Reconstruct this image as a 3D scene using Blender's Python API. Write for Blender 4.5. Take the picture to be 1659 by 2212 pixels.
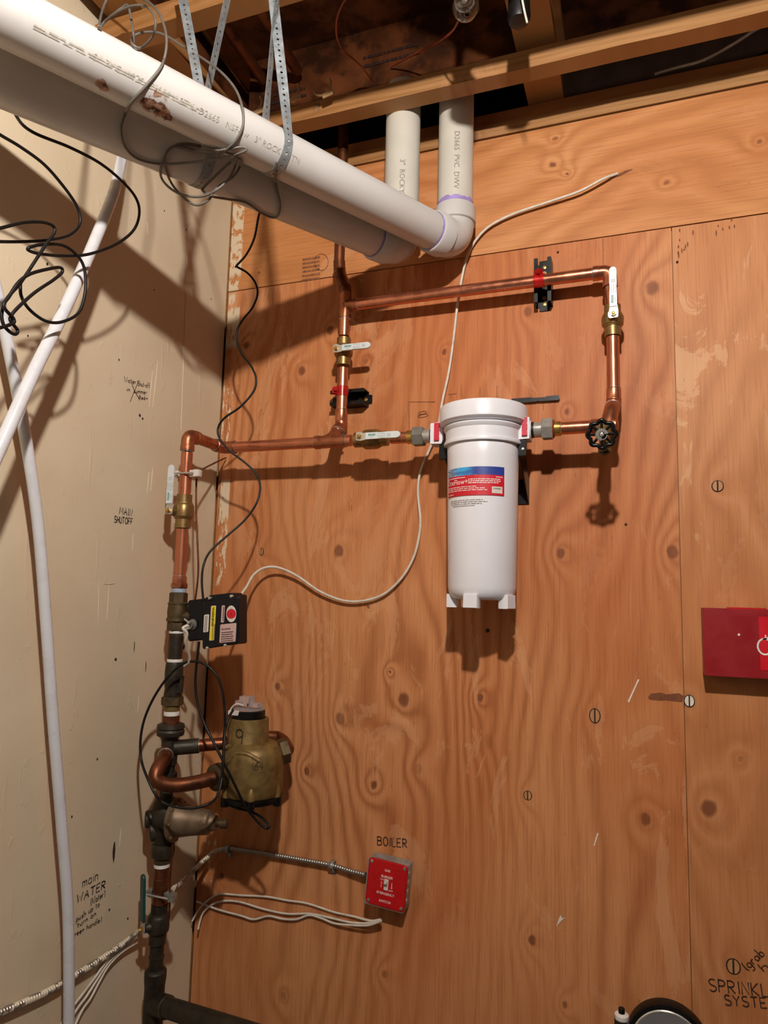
import bpy, math, random
from mathutils import Vector, Matrix
random.seed(7)
for o in list(bpy.data.objects): bpy.data.objects.remove(o)
SC = bpy.context.scene
COL = SC.collection
V = Vector

# ------------------------------------------------------------------ camera
F_PX, PW, PH = 1500.0, 1659.0, 2212.0
YAW, PITCH, ROLL = (math.radians(a) for a in (20.2, 6.85, 1.41))
CAM = V((1.1299, -1.68, 1.5))
fwd = V((-math.sin(YAW)*math.cos(PITCH), math.cos(YAW)*math.cos(PITCH), math.sin(PITCH)))
rgt = V((math.cos(YAW), math.sin(YAW), 0)); upv = rgt.cross(fwd)
rgt, upv = rgt*math.cos(ROLL)+upv*math.sin(ROLL), upv*math.cos(ROLL)-rgt*math.sin(ROLL)
cam = bpy.data.cameras.new('camera'); camo = bpy.data.objects.new('camera', cam); COL.objects.link(camo)
cam.sensor_fit = 'VERTICAL'; cam.sensor_height = 36.0; cam.lens = F_PX/PH*36.0
cam.clip_start = 0.02
camo.matrix_world = Matrix(((rgt.x, upv.x, -fwd.x, CAM.x), (rgt.y, upv.y, -fwd.y, CAM.y), (rgt.z, upv.z, -fwd.z, CAM.z), (0, 0, 0, 1)))
SC.camera = camo

# ------------------------------------------------------------------ world, exposure
w = bpy.data.worlds.new('world'); SC.world = w; w.use_nodes = True
w.node_tree.nodes['Background'].inputs[0].default_value = (1.0, 0.72, 0.5, 1)
w.node_tree.nodes['Background'].inputs[1].default_value = 0.02
SC.view_settings.view_transform = 'Standard'; SC.view_settings.look = 'None'
SC.view_settings.gamma = 1.0; SC.view_settings.use_curve_mapping = False
SC.view_settings.exposure = 0.0
LAMP = V((1.14, -1.66, 2.63)); LAMP_RADIUS = 0.03; LAMP_STRENGTH = 3350.0; LAMP_COLOR = (1.0, 0.92, 0.85, 1)

def ray(px, py): return fwd + rgt*((px-PW/2)/F_PX) - upv*((py-PH/2)/F_PX)
def P(px, py, y):
    """world point on the plane at distance -y in front of the back wall"""
    d = ray(px, py); return CAM + d*((y-CAM.y)/d.y)
def Q(px, py, x):
    """world point on the plane at distance x in front of the left wall"""
    d = ray(px, py); return CAM + d*((x-CAM.x)/d.x)

# axes of the two plastic drains: the corner of each elbow, and the direction it runs towards the viewer
def slope(deg, dz): return V((-math.sin(math.radians(deg)), -math.cos(math.radians(deg)), dz)).normalized()
PIPE_A, DIR_A = V((.711, -.075, 2.384)), slope(26, -.04)
PIPE_B, DIR_B = V((.579, -.11, 2.370)), slope(28, -.04)
def S(px, py, y, lift=.004):
    """point on the plane y, or resting on the near side of a drain pipe where one is in the way"""
    d = ray(px, py); t = (y-CAM.y)/d.y
    for A, D in ((PIPE_A, DIR_A), (PIPE_B, DIR_B)):
        w_ = CAM-A; a = d-D*d.dot(D); b = w_-D*w_.dot(D); r = .0445+lift
        qa, qb, qc = a.dot(a), 2*a.dot(b), b.dot(b)-r*r; disc = qb*qb-4*qa*qc
        if disc > 0:
            k = (-qb-math.sqrt(disc))/(2*qa); h = CAM+d*k
            if k < t and 0 < (h-A).dot(D) < 1.6: t = k
    return CAM + d*t

# ------------------------------------------------------------------ materials
def lin(c):
    if isinstance(c, str):
        c = [int(c[i:i+2], 16)/255 for i in (0, 2, 4)]
        c = [x/12.92 if x <= .04045 else ((x+.055)/1.055)**2.4 for x in c]
    return (c[0], c[1], c[2], 1)
class NT:
    def __init__(s, name):
        s.m = bpy.data.materials.new(name); s.m.use_nodes = True; s.t = s.m.node_tree
        s.b = s.t.nodes['Principled BSDF']
    def n(s, typ, **kw):
        x = s.t.nodes.new(typ)
        for k, v in kw.items(): setattr(x, k, v)
        return x
    def put(s, sock, v):
        if v is None: return
        if hasattr(v, 'links') or isinstance(v, bpy.types.NodeSocket): s.t.links.new(v, sock)
        else: sock.default_value = v
    def math(s, op, a, b=None, c=None, clamp=False):
        x = s.n('ShaderNodeMath', operation=op, use_clamp=clamp)
        s.put(x.inputs[0], a); s.put(x.inputs[1], b); s.put(x.inputs[2], c); return x.outputs[0]
    def pos(s): return s.n('ShaderNodeNewGeometry').outputs['Position']
    def scale(s, v, sc):
        x = s.n('ShaderNodeVectorMath', operation='MULTIPLY'); s.put(x.inputs[0], v); x.inputs[1].default_value = sc; return x.outputs[0]
    def noise(s, v, sc, det=2.0, rough=.5, dist=0.0):
        x = s.n('ShaderNodeTexNoise'); s.put(x.inputs['Vector'], v); x.inputs['Scale'].default_value = sc
        x.inputs['Detail'].default_value = det; x.inputs['Roughness'].default_value = rough; x.inputs['Distortion'].default_value = dist
        return x.outputs['Fac']
    def ramp(s, f, lo, hi, a=0.0, b=1.0, smooth=True):
        x = s.n('ShaderNodeMapRange', interpolation_type='SMOOTHSTEP' if smooth else 'LINEAR'); s.put(x.inputs['Value'], f)
        for i, v in zip(('From Min', 'From Max', 'To Min', 'To Max'), (lo, hi, a, b)): x.inputs[i].default_value = v
        return x.outputs[0]
    def mix(s, f, a, b, mode='MIX'):
        x = s.n('ShaderNodeMix', data_type='RGBA', blend_type=mode); s.put(x.inputs[0], f)
        for i, v in ((6, a), (7, b)): s.put(x.inputs[i], lin(v) if isinstance(v, (str, tuple)) else v)
        return x.outputs[2]
    def bump(s, h, strength=.3, dist=.001):
        x = s.n('ShaderNodeBump'); x.inputs['Strength'].default_value = strength; x.inputs['Distance'].default_value = dist
        s.put(x.inputs['Height'], h); s.put(s.b.inputs['Normal'], x.outputs[0])
    def set(s, **kw):
        for k, v in kw.items():
            s.put(s.b.inputs[{'color': 'Base Color', 'rough': 'Roughness', 'metal': 'Metallic', 'spec': 'Specular IOR Level', 'trans': 'Transmission Weight', 'alpha': 'Alpha', 'ior': 'IOR', 'coat': 'Coat Weight'}[k]], lin(v) if isinstance(v, (str, tuple)) and k == 'color' else v)
        return s.m
def mat(name, color, rough=.5, metal=0.0, var=.12, vs=40.0, dark=None, dthr=(.5, .7), bumpv=0.0, spec=.5, coat=0.0, stretch=(1, 1, 1)):
    t = NT(name); p = t.pos()
    if stretch != (1, 1, 1): p = t.scale(p, stretch)
    n = t.noise(p, vs, 3)
    f = t.ramp(n, .3, .7, 1-var, 1+var*.5)
    c = t.mix(1.0, color, t_grey(t, f), 'MULTIPLY')
    if dark: c = t.mix(t.ramp(t.noise(p, vs*.6, 4, .6), *dthr), c, dark)
    if bumpv: t.bump(t.noise(p, vs*4, 3), bumpv)
    t.set(color=c, rough=t.ramp(n, .2, .8, max(.02, rough-.06), rough+.08), metal=metal, spec=spec, coat=coat)
    return t.m
def t_grey(t, f):
    x = t.n('ShaderNodeCombineColor')
    for i in range(3): t.t.links.new(f, x.inputs[i])
    return x.outputs[0]

KNOTS = {'main': [(713,713,11,1),(652,801,12,1),(532,745,9,1),(732,1190,14,1),(565,1192,8,.5),(1212,1196,10,1),(1140,672,11,.8),(1408,622,15,.8),(1453,1193,13,1),(600,1483,9,1),(872,1512,15,1),(735,1552,13,.8),(1037,1507,8,1.2),(1285,1546,9,.3),(663,1666,8,1),(808,1695,9,1),(903,1660,11,.4),(1140,1718,8,.4),(1395,1770,11,1),(1150,2031,9,1),(612,2150,8,.6),(480,1892,8,1.2),(830,2105,8,.5),(1220,2170,6,.8),(1053,1603,16,.25),(843,1452,4,1),(795,1310,5,1),(1225,890,5,1),(960,760,6,1),(790,780,7,.6)],
         'right': [(1531,1746,16,1),(1550,1050,10,.3),(1487,1513,10,.3),(1584,2087,10,.3),(1600,1640,6,.6)],
         'top': [(1195,356,7,1),(1200,300,6,.8),(1224,376,4,1),(1420,206,4,.8),(1640,306,6,.8),(1440,395,5,.8),(560,590,5,.7)]}
def plywood(name, knots, horizontal, light, mid, darkc, seed, lines=15.0, patch=None, linew=.5, pale='DAA478', jagw=.34):
    t = NT(name); pos = t.pos(); sp = t.n('ShaderNodeSeparateXYZ'); t.put(sp.inputs[0], pos)
    X, Z = (sp.outputs[2], sp.outputs[0]) if horizontal else (sp.outputs[0], sp.outputs[2])
    cb = t.n('ShaderNodeCombineXYZ'); t.put(cb.inputs[0], X); t.put(cb.inputs[1], t.math('MULTIPLY', Z, .38)); cb.inputs[2].default_value = seed
    v = cb.outputs[0]
    field = t.math('ADD', t.math('MULTIPLY', X, lines), t.math('MULTIPLY', t.noise(v, 2.6, 1.5, .4, .3), 11.5))
    field = t.math('ADD', field, t.math('MULTIPLY', t.noise(v, 16, 1), .7))
    cb2 = t.n('ShaderNodeCombineXYZ'); t.put(cb2.inputs[0], X); t.put(cb2.inputs[1], t.math('MULTIPLY', Z, .8)); cb2.inputs[2].default_value = 0
    wob = t.n('ShaderNodeVectorMath', operation='ADD'); t.put(wob.inputs[0], cb2.outputs[0])
    nn = t.n('ShaderNodeTexNoise'); t.put(nn.inputs['Vector'], cb2.outputs[0]); nn.inputs['Scale'].default_value = 55
    sc = t.n('ShaderNodeVectorMath', operation='MULTIPLY_ADD'); t.put(sc.inputs[0], nn.outputs['Color']); sc.inputs[1].default_value = (.008, .008, 0); sc.inputs[2].default_value = (-.004, -.004, 0)
    t.put(wob.inputs[1], sc.outputs[0])
    core = None
    for kx, ky, kr, st in knots:
        q = P(kx, ky, 0); r = kr*.00105
        a, b = (q.z, q.x) if horizontal else (q.x, q.z)
        ds = t.n('ShaderNodeVectorMath', operation='DISTANCE'); t.put(ds.inputs[0], wob.outputs[0]); ds.inputs[1].default_value = (a, b*.8, 0)
        ex = t.math('EXPONENT', t.math('MULTIPLY', t.math('POWER', ds.outputs['Value'], 1.4), -1/(r*3.2)**1.4))
        field = t.math('ADD', field, t.math('MULTIPLY', ex, 2.1*(.5+.5*st)))
        cr = t.math('MULTIPLY', t.ramp(ds.outputs['Value'], r*1.15, r*.6), min(1, st))
        core = cr if core is None else t.math('MAXIMUM', core, cr)
    s = t.math('MULTIPLY_ADD', t.math('SINE', t.math('MULTIPLY', field, 6.2832)), .5, .5)
    g = t.math('POWER', s, 2.5)
    mod = t.ramp(t.noise(v, 3.3, 2), .3, .7, .25, 1.0)
    g = t.math('MULTIPLY', g, mod)
    fb = t.n('ShaderNodeCombineXYZ'); t.put(fb.inputs[0], X); t.put(fb.inputs[1], t.math('MULTIPLY', Z, .03)); fb.inputs[2].default_value = seed
    fib = t.noise(fb.outputs[0], 230, 2, .7)
    big = t.ramp(t.noise(v, 2.1, 3, .6), .35, .68)
    c = t.mix(big, light, mid)
    c = t.mix(t.math('MULTIPLY', g, linew), c, darkc)
    pl = t.math('MULTIPLY', t.math('POWER', t.math('SUBTRACT', 1.0, s), 5.0), mod)
    c = t.mix(t.math('MULTIPLY', pl, .2), c, 'DDA276')
    c = t.mix(t.ramp(fib, .42, .75, 0, .34), c, darkc)
    jag = t.noise(v, 8.5, 6, .7, .8)
    c = t.mix(t.math('MULTIPLY', t.ramp(jag, .555, .59), t.ramp(t.noise(v, 1.6, 1), .42, .6, .08, jagw)), c, pale)
    fl = t.noise(v, 90, 2, .6)
    c = t.mix(t.ramp(fl, .68, .8, 0, .5), c, darkc)
    c = t.mix(t.math('MULTIPLY', core, .7), c, '5A2A18')
    if patch:   # remains of cream paint and glue along the corner
        pv = t.n('ShaderNodeCombineXYZ'); wx, wz = (sp.outputs[0], sp.outputs[2])
        t.put(pv.inputs[0], t.math('MULTIPLY', wx, patch['sx'])); t.put(pv.inputs[1], t.math('MULTIPLY', wz, patch['sz']))
        pn = t.noise(pv.outputs[0], 1.0, 4, .65)
        tot = None
        for x0, x1, z0, z1, thr in patch['areas']:
            mx = t.math('MULTIPLY', t.ramp(wx, x1, x1-.004), t.ramp(wx, x0-.002, x0))
            mz = t.math('MULTIPLY', t.ramp(wz, z1, z1-.012), t.ramp(wz, z0-.012, z0+.012))
            k = t.math('MULTIPLY', t.math('MULTIPLY', mx, mz), t.ramp(pn, thr, thr+.05))
            tot = k if tot is None else t.math('MAXIMUM', tot, k)
        c = t.mix(t.math('MULTIPLY', tot, .9), c, patch['color'])
    t.bump(t.math('ADD', t.math('MULTIPLY', g, .7), t.math('MULTIPLY', fib, .4)), .25, .0006)
    t.set(color=c, rough=.55, spec=.25)
    return t.m
PAINT = dict(color='DCCDB0', sx=55, sz=40, areas=[(0, .046, 2.425, 2.66, .43), (0, .04, 2.38, 2.42, .47)])
PAINT2 = dict(color='DCCDB0', sx=90, sz=22, areas=[(0, .048, 2.21, 2.335, .42), (.008, .03, 2.34, 2.378, .42), (.004, .04, 1.9, 2.1, .55), (.014, .045, 1.70, 1.82, .40), (.012, .045, 1.52, 1.71, .5), (.012, .06, .7, .9, .57)])
M = {}
M['ply'] = plywood('plywood_vertical_grain', KNOTS['main'], False, 'CC8B5A', 'BA7040', '86441F', 3.1, 22, PAINT2)
M['ply_right'] = plywood('plywood_right_sheet', KNOTS['right'], False, 'CE9262', 'BC7A4A', '8E5230', 8.7, 13, None, .3, 'DCB084', .5)
M['ply_top'] = plywood('plywood_horizontal_grain', KNOTS['top'], True, 'CC8E58', 'BC7844', '8A4A24', 5.3, 14, PAINT, .3)
M['lumber'] = plywood('sawn_lumber', [], True, 'C99A63', 'BA8850', '8C5A2C', 1.7, 60, None, .4)
M['lumber_dark'] = mat('sawn_lumber_dark', 'A8703E', .6, 0, .2, 30, stretch=(.15, 1, 1))  # darker lumber; on the upper wall plate it stands in for shade
M['osb'] = mat('subfloor_board', '64381E', .8, 0, .4, 14, '3A2012', (.45, .6), spec=.08)
M['void'] = mat('rim_board_void_shade', '20130C', .85, 0, .3, 20, spec=.05)  # near-black colour carries the shade of the void above the plate
M['rubber'] = mat('black_rubber', '0E0D0D', .45, 0, .1, 60)
M['wire_black'] = mat('black_cable_jacket', '0D0C0B', .45, 0, .1, 60, spec=.35)
M['wire_grey'] = mat('grey_cable_jacket', '6A655E', .5, 0, .12, 60)
M['wire_white'] = mat('white_cable_jacket', 'D6CDBE', .45, 0, .12, 50, 'B9A88E', (.6, .75))
M['wire_orange'] = mat('orange_wire_jacket', '8A3A1E', .5)
M['pex'] = mat('white_pex_tube', 'D6D7DB', .28, 0, .04, 20)
M['pvc'] = None
M['purple'] = mat('purple_primer', 'A08CC8', .4, 0, .15, 40)
M['ink_faint'] = mat('faint_pipe_print', 'B6B0A4', .6, 0, .3, 120)
M['ink_grey'] = mat('grey_pipe_print', '8E877D', .6, 0, .3, 120)
M['black'] = mat('black_enamel', '090909', .34, 0, .1, 40, spec=.3)
M['black_sat'] = mat('black_plastic', '0B0D13', .4, 0, .1, 40, spec=.35)
M['steel'] = mat('galvanised_steel', 'A4A6A2', .42, .45, .25, 45)
M['strap_steel'] = mat('zinc_strap_steel', 'A2AAAE', .42, .55, .2, 60)
M['nickel'] = mat('nickel_plate', 'C4C0B8', .28, .6, .08, 40)
M['dull_steel'] = mat('dull_zinc', '8E8B82', .42, .5, .15, 40)
M['brass'] = mat('new_brass', '927548', .4, .75, .15, 50)
M['brass_bright'] = mat('bright_brass', 'C8A058', .26, .85, .1, 50)
M['brass_cast'] = mat('cast_brass', '846C3E', .48, .5, .2, 60, '64502F', (.5, .75), .1)
M['brass_old'] = mat('old_brown_brass', '5A4A30', .5, .6, .25, 50, '3A3022', (.48, .66), .15)
M['bronze'] = mat('bronze_regulator', '7A6650', .5, .55, .2, 50, '5A4838', (.55, .75), .1)
M['iron'] = mat('dark_pipe_metal', '3A3328', .5, .5, .25, 50, '2A241C', (.5, .7), .15)
M['copper'] = mat('new_copper', 'CC8262', .27, .88, .12, 30, '98563A', (.58, .8), stretch=(1, 1, .4))
M['copper_dull'] = mat('handled_copper', 'AC6A4A', .36, .82, .2, 40, '6A3824', (.55, .72))
M['copper_brown'] = mat('brown_oxidised_copper', '7C4A30', .42, .85, .2, 40, '4A2C20', (.5, .75))
M['solder'] = mat('solder_ring', 'C9C4BC', .3, .9)
M['teflon'] = mat('white_thread_tape', 'E4E0DA', .6, 0, .1, 200)
M['teflon_blue'] = mat('blue_thread_paste', '9AA6B8', .6, 0, .2, 200)
M['filter_white'] = mat('white_moulded_plastic', 'E2E1E6', .32, 0, .02, 10)
M['white_vinyl'] = mat('white_vinyl_grip', 'D4D8D8', .3, 0, .04, 30)
M['clip_red'] = mat('red_plastic_clip', 'C8203A', .4, 0, .1, 40)
M['clamp_red'] = mat('red_pipe_clamp', 'B81A16', .25, .3, .15, 60, coat=.4)
M['plate_red'] = mat('red_enamel_plate', 'BE1016', .3, 0, .06, 40)
M['box_red'] = mat('dark_red_steel', '8E0E18', .4, 0, .06, 30)
M['sticker_red'] = mat('bright_red_sticker', 'C80A1E', .4, 0, .04, 30)
M['ink_black'] = mat('black_marker_ink', '1C1412', .6, 0, .2, 80)
M['ink_wall'] = mat('faded_marker_ink', '3A2218', .6, 0, .3, 80)
M['ink_pencil'] = mat('faint_pencil', '8A5434', .7, 0, .4, 90)
M['ink_green'] = mat('green_print', '2E8A7A', .5)
M['ink_teal'] = mat('faint_teal_print', '9CB4B0', .5)
M['ink_white'] = mat('white_print', 'ECE4DE', .5)
M['label_white'] = mat('white_label', 'D8CFC6', .5, 0, .05, 60)
M['label_pink'] = mat('silver_pink_label', 'C8A8A0', .4, 0, .05, 60)
M['label_yellow'] = mat('yellow_label', 'E8CC10', .5, 0, .05, 60)
M['label_red'] = mat('red_label', 'C81428', .45, 0, .05, 60)
M['green_grip'] = mat('green_vinyl_grip', '123C38', .4, 0, .1, 60)
M['clear'] = None
M['chip_white'] = mat('bare_paint_chip', 'E6DCCB', .7, 0, .1, 90)
M['gouge'] = mat('dark_gouge', '3A2A1C', .8, 0, .3, 90)
M['plug'] = mat('pale_wood_plug', 'B98456', .6, 0, .15, 100, stretch=(1, 1, .2))
M['plug_dark'] = mat('dark_plug_gap', '2A140C', .8)
M['grey_board'] = mat('grey_unpainted_board', '4A4A4C', .8, 0, .1, 6)
M['concrete'] = mat('grey_concrete', '44423F', .85, 0, .15, 5)
M['rust'] = mat('rusty_brown_stain', '7A4522', .7, 0, .3, 90)
M['hanger_plastic'] = mat('tan_plastic_hanger', 'A8865C', .5, 0, .1, 50)

def pvc_mat():
    t = NT('white_pvc_pipe'); p = t.pos(); n = t.noise(p, 6, 4)
    c = t.mix(t.ramp(n, .35, .75), 'C8C6C3', 'C1BEB9')
    c = t.mix(t.ramp(t.noise(p, 60, 4, .7), .68, .8, 0, .35), c, 'B8A890')
    dn = t.noise(p, 70, 3, .6); tot = None
    for x, y, r in ((326, 226, .017), (345, 238, .018), (362, 252, .013), (312, 216, .010), (341, 203, .008), (223, 187, .012)):
        q = None
        d = ray(x, y); best = 9
        for k in range(60, 140):
            pt = CAM + d*(k/100.0); ax = PIPE_A; dr = DIR_A
            e = (pt-ax); e = e - dr*(e@dr); er = abs(e.length-.0445)
            if er < best: best, q = er, pt
            if e.length < .0445: break
        ds = t.n('ShaderNodeVectorMath', operation='DISTANCE'); t.put(ds.inputs[0], p); ds.inputs[1].default_value = q
        k = t.ramp(t.math('ADD', ds.outputs['Value'], t.math('MULTIPLY', t.math('SUBTRACT', dn, .5), r*2.6)), r, r*.62)
        tot = k if tot is None else t.math('MAXIMUM', tot, k)
    c = t.mix(t.math('MULTIPLY', tot, t.ramp(dn, .3, .55, .6, .97)), c, t.mix(t.ramp(dn, .38, .56), '9A5A20', '4A2410'))
    t.set(color=c, rough=.3, spec=.45); return t.m
M['pvc'] = pvc_mat()
M['pvc_grey'] = mat('aged_white_pvc', 'CCC8BC', .35, 0, .05, 12)
t = NT('clear_plastic'); M['clear'] = t.set(color=(.95, .93, .95, 1), rough=.08, trans=.85, ior=1.35)
t = NT('clear_lamp_glass'); M['glass'] = t.set(color=(.97, .97, .97, 1), rough=.02, trans=1.0, ior=1.45)
def wall_paint():
    t = NT('cream_wall_paint'); p = t.pos()
    n = t.noise(p, 3, 4); c = t.mix(t.ramp(n, .35, .7), 'D9C9AD', 'CFBDA0')
    sp = t.n('ShaderNodeSeparateXYZ'); t.put(sp.inputs[0], p); y = sp.outputs[1]
    q = t.scale(p, (1, 1, .12))
    streak = t.noise(q, 34, 3, .6)
    c = t.mix(t.ramp(t.noise(p, 75, 3, .7), .71, .78, 0, .5), c, '8A7050')
    c = t.mix(t.ramp(streak, .68, .8, 0, .3), c, 'EADDC2')
    h = t.math('ADD', t.ramp(streak, .62, .74), t.math('MULTIPLY', t.noise(p, 120, 3), .25))
    h = t.math('ADD', h, t.ramp(t.noise(p, 28, 4, .6), .6, .72))
    t.bump(h, .35, .0016); t.set(color=c, rough=.5, spec=.3); return t.m
M['cream'] = wall_paint()

# ------------------------------------------------------------------ mesh builder
def frames(pts, closed=False):
    n = len(pts); T = []
    for i in range(n):
        a = pts[(i-1) % n] if (closed or i > 0) else pts[i]; b = pts[(i+1) % n] if (closed or i < n-1) else pts[i]
        d = (b-a); T.append(d.normalized() if d.length > 1e-9 else V((0, 0, 1)))
    u = T[0].orthogonal().normalized(); out = []
    for i in range(n):
        u = (u - T[i]*u.dot(T[i])).normalized(); out.append((T[i], u, T[i].cross(u)))
    return out
def spline(pts, sub=8, closed=False):
    pts = [V(p) for p in pts]; n = len(pts); out = []
    if n < 3: return pts
    for i in range(n if closed else n-1):
        g = (lambda k: pts[k % n]) if closed else (lambda k: pts[max(0, min(n-1, k))])
        p0, p1, p2, p3 = g(i-1), g(i), g(i+1), g(i+2)
        for j in range(sub):
            t = j/sub
            out.append(.5*((2*p1)+(p2-p0)*t+(2*p0-5*p1+4*p2-p3)*t*t+(3*p1-p0-3*p2+p3)*t**3))
    if not closed: out.append(pts[-1])
    return out
def fillet(pts, r, k=6):
    pts = [V(p) for p in pts]; out = [pts[0]]
    for a, b, c in zip(pts, pts[1:], pts[2:]):
        d1, d2 = (a-b), (c-b); rr = min(r, d1.length*.49, d2.length*.49)
        s, e = b+d1.normalized()*rr, b+d2.normalized()*rr
        for i in range(k+1):
            t = i/k; out.append(s*(1-t)**2+b*2*t*(1-t)+e*t*t)
    out.append(pts[-1]); return out
class MB:
    def __init__(s): s.v = []; s.f = []; s.flat = set()
    def tube(s, pts, r, seg=12, caps=True, closed=False):
        pts = [V(p) for p in pts]; fr = frames(pts, closed); base = len(s.v); n = len(pts)
        for i, (p, (t, u, w_)) in enumerate(zip(pts, fr)):
            rr = r[i] if isinstance(r, (list, tuple)) else r
            for k in range(seg):
                a = 2*math.pi*k/seg; s.v.append(p+u*(rr*math.cos(a))+w_*(rr*math.sin(a)))
        for i in range(n if closed else n-1):
            j = (i+1) % n
            for k in range(seg):
                l = (k+1) % seg; s.f.append((base+i*seg+k, base+i*seg+l, base+j*seg+l, base+j*seg+k))
        if caps and not closed:
            s.f.append(tuple(base+k for k in reversed(range(seg)))); s.f.append(tuple(base+(n-1)*seg+k for k in range(seg)))
        return s
    def lathe(s, o, ax, prof, seg=24, caps=True, ref=None, rot=0.0):
        """prof: (distance along axis, radius)"""
        o = V(o); ax = V(ax).normalized(); u = (V(ref)-ax*V(ref).dot(ax)).normalized() if ref is not None else ax.orthogonal().normalized(); w_ = ax.cross(u); base = len(s.v)
        for h, r in prof:
            for k in range(seg):
                a = 2*math.pi*k/seg+rot; s.v.append(o+ax*h+u*(r*math.cos(a))+w_*(r*math.sin(a)))
        for i in range(len(prof)-1):
            for k in range(seg):
                l = (k+1) % seg; s.f.append((base+i*seg+k, base+i*seg+l, base+(i+1)*seg+l, base+(i+1)*seg+k))
        if caps:
            s.f.append(tuple(base+k for k in reversed(range(seg)))); s.f.append(tuple(base+(len(prof)-1)*seg+k for k in range(seg)))
        return s
    def cyl(s, a, b, r, seg=20): 
        a, b = V(a), V(b); return s.lathe(a, b-a, [(0, r), ((b-a).length, r)], seg)
    def hexn(s, a, b, r, rot=0.0, ref=(0, 0, 1)):
        a, b = V(a), V(b); L = (b-a).length; c = min(.0018, L*.2)
        return s.lathe(a, b-a, [(0, r*.9), (c, r), (L-c, r), (L, r*.9)], 6, True, ref, rot)
    def box(s, c, dx, dy, dz, bev=0.0):
        """c centre; dx,dy,dz half-extent vectors"""
        c, dx, dy, dz = V(c), V(dx), V(dy), V(dz)
        if bev <= 0:
            b = len(s.v)
            for i in (-1, 1):
                for j in (-1, 1):
                    for k in (-1, 1): s.v.append(c+dx*i+dy*j+dz*k)
            for q in ((0, 1, 3, 2), (4, 6, 7, 5), (0, 4, 5, 1), (2, 3, 7, 6), (0, 2, 6, 4), (1, 5, 7, 3)): s.f.append(tuple(b+k for k in q))
            return s
        lx, ly = dx.length, dy.length; out = []
        for qx, qy, a0 in ((1, 1, 0), (-1, 1, 90), (-1, -1, 180), (1, -1, 270)):
            for k in range(4):
                a = math.radians(a0+k*30); out.append(((lx-bev)*qx+bev*math.cos(a), (ly-bev)*qy+bev*math.sin(a)))
        return s.prism([(x, y) for x, y in out], c-dz, dx.normalized(), dy.normalized(), dz*2, bev*.35)
    def prism(s, poly, o, u, v, ext, bev=0.0):
        o, u, v, ext = V(o), V(u), V(v), V(ext); n = len(poly); b = len(s.v)
        cx = sum(p[0] for p in poly)/n; cy = sum(p[1] for p in poly)/n; L = ext.length
        lv = [(0, 0)] if bev <= 0 else [(0, bev), (bev/L, 0)]
        lv += [(1, 0)] if bev <= 0 else [(1-bev/L, 0), (1, bev)]
        for t, ins in lv:
            for x, y in poly:
                dx, dy = x-cx, y-cy; l = math.hypot(dx, dy) or 1; k = max(0, 1-ins/l)
                s.v.append(o+u*(cx+dx*k)+v*(cy+dy*k)+ext*t)
        for i in range(len(lv)-1):
            for k in range(n):
                l = (k+1) % n; s.f.append((b+i*n+k, b+i*n+l, b+(i+1)*n+l, b+(i+1)*n+k))
        s.f.append(tuple(b+k for k in reversed(range(n)))); s.f.append(tuple(b+(len(lv)-1)*n+k for k in range(n)))
        return s
    def poly(s, pts):
        b = len(s.v); s.v += [V(p) for p in pts]; s.f.append(tuple(range(b, b+len(pts)))); return s
    def ribbon(s, pts, wd, width, th=0.0):
        """flat band along pts; wd(i) gives its width direction"""
        pts = [V(p) for p in pts]; b = len(s.v); n = len(pts)
        for i, p in enumerate(pts): s.v += [p-wd[i]*(width/2), p+wd[i]*(width/2)]
        for i in range(n-1): s.f.append((b+2*i, b+2*i+1, b+2*i+3, b+2*i+2))
        return s
    def stroke(s, pts, nrm, width):
        """pen stroke lying on a surface with normal nrm (a vector or one per point)"""
        pts = [V(p) for p in pts]; wd = []
        for i in range(len(pts)):
            a, c = pts[max(0, i-1)], pts[min(len(pts)-1, i+1)]; n_ = nrm[i] if isinstance(nrm, list) else nrm
            wd.append((c-a).normalized().cross(V(n_)).normalized())
        return s.ribbon(pts, wd, width)
    def build(s, name, m, parent=None, smooth=True, angle=38, solid=0.0, kind=None):
        loc = V((0, 0, 0))
        q = parent; 
        while q is not None and q.parent is not None: q = q.parent
        if q is not None: loc = V(q.location)
        elif s.v: 
            k = len(s.v); loc = V((sum(p.x for p in s.v)/k, sum(p.y for p in s.v)/k, min(p.z for p in s.v)))
        me = bpy.data.meshes.new(name); me.from_pydata([tuple(p-loc) for p in s.v], [], s.f); me.validate(); me.update()
        if smooth:
            me.polygons.foreach_set('use_smooth', [True]*len(me.polygons)); me.set_sharp_from_angle(angle=math.radians(angle))
        me.materials.append(M[m] if isinstance(m, str) else m)
        o = bpy.data.objects.new(name, me); COL.objects.link(o)
        if parent is not None: o.parent = parent
        else: o.location = loc
        if solid:
            md = o.modifiers.new('thickness', 'SOLIDIFY'); md.thickness = solid; md.offset = 0
        if kind: o['kind'] = kind
        return o
def thing(name, label, cat, loc, group=None):
    o = bpy.data.objects.new(name, None); o.empty_display_size = .02; COL.objects.link(o); o.location = V(loc)
    o['label'] = label; o['category'] = cat
    if group: o['group'] = group
    return o
def tag(o, label, cat, group=None):
    o['label'] = label; o['category'] = cat
    if group: o['group'] = group
    return o
def lab(o, label): o['label'] = label; return o

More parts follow.
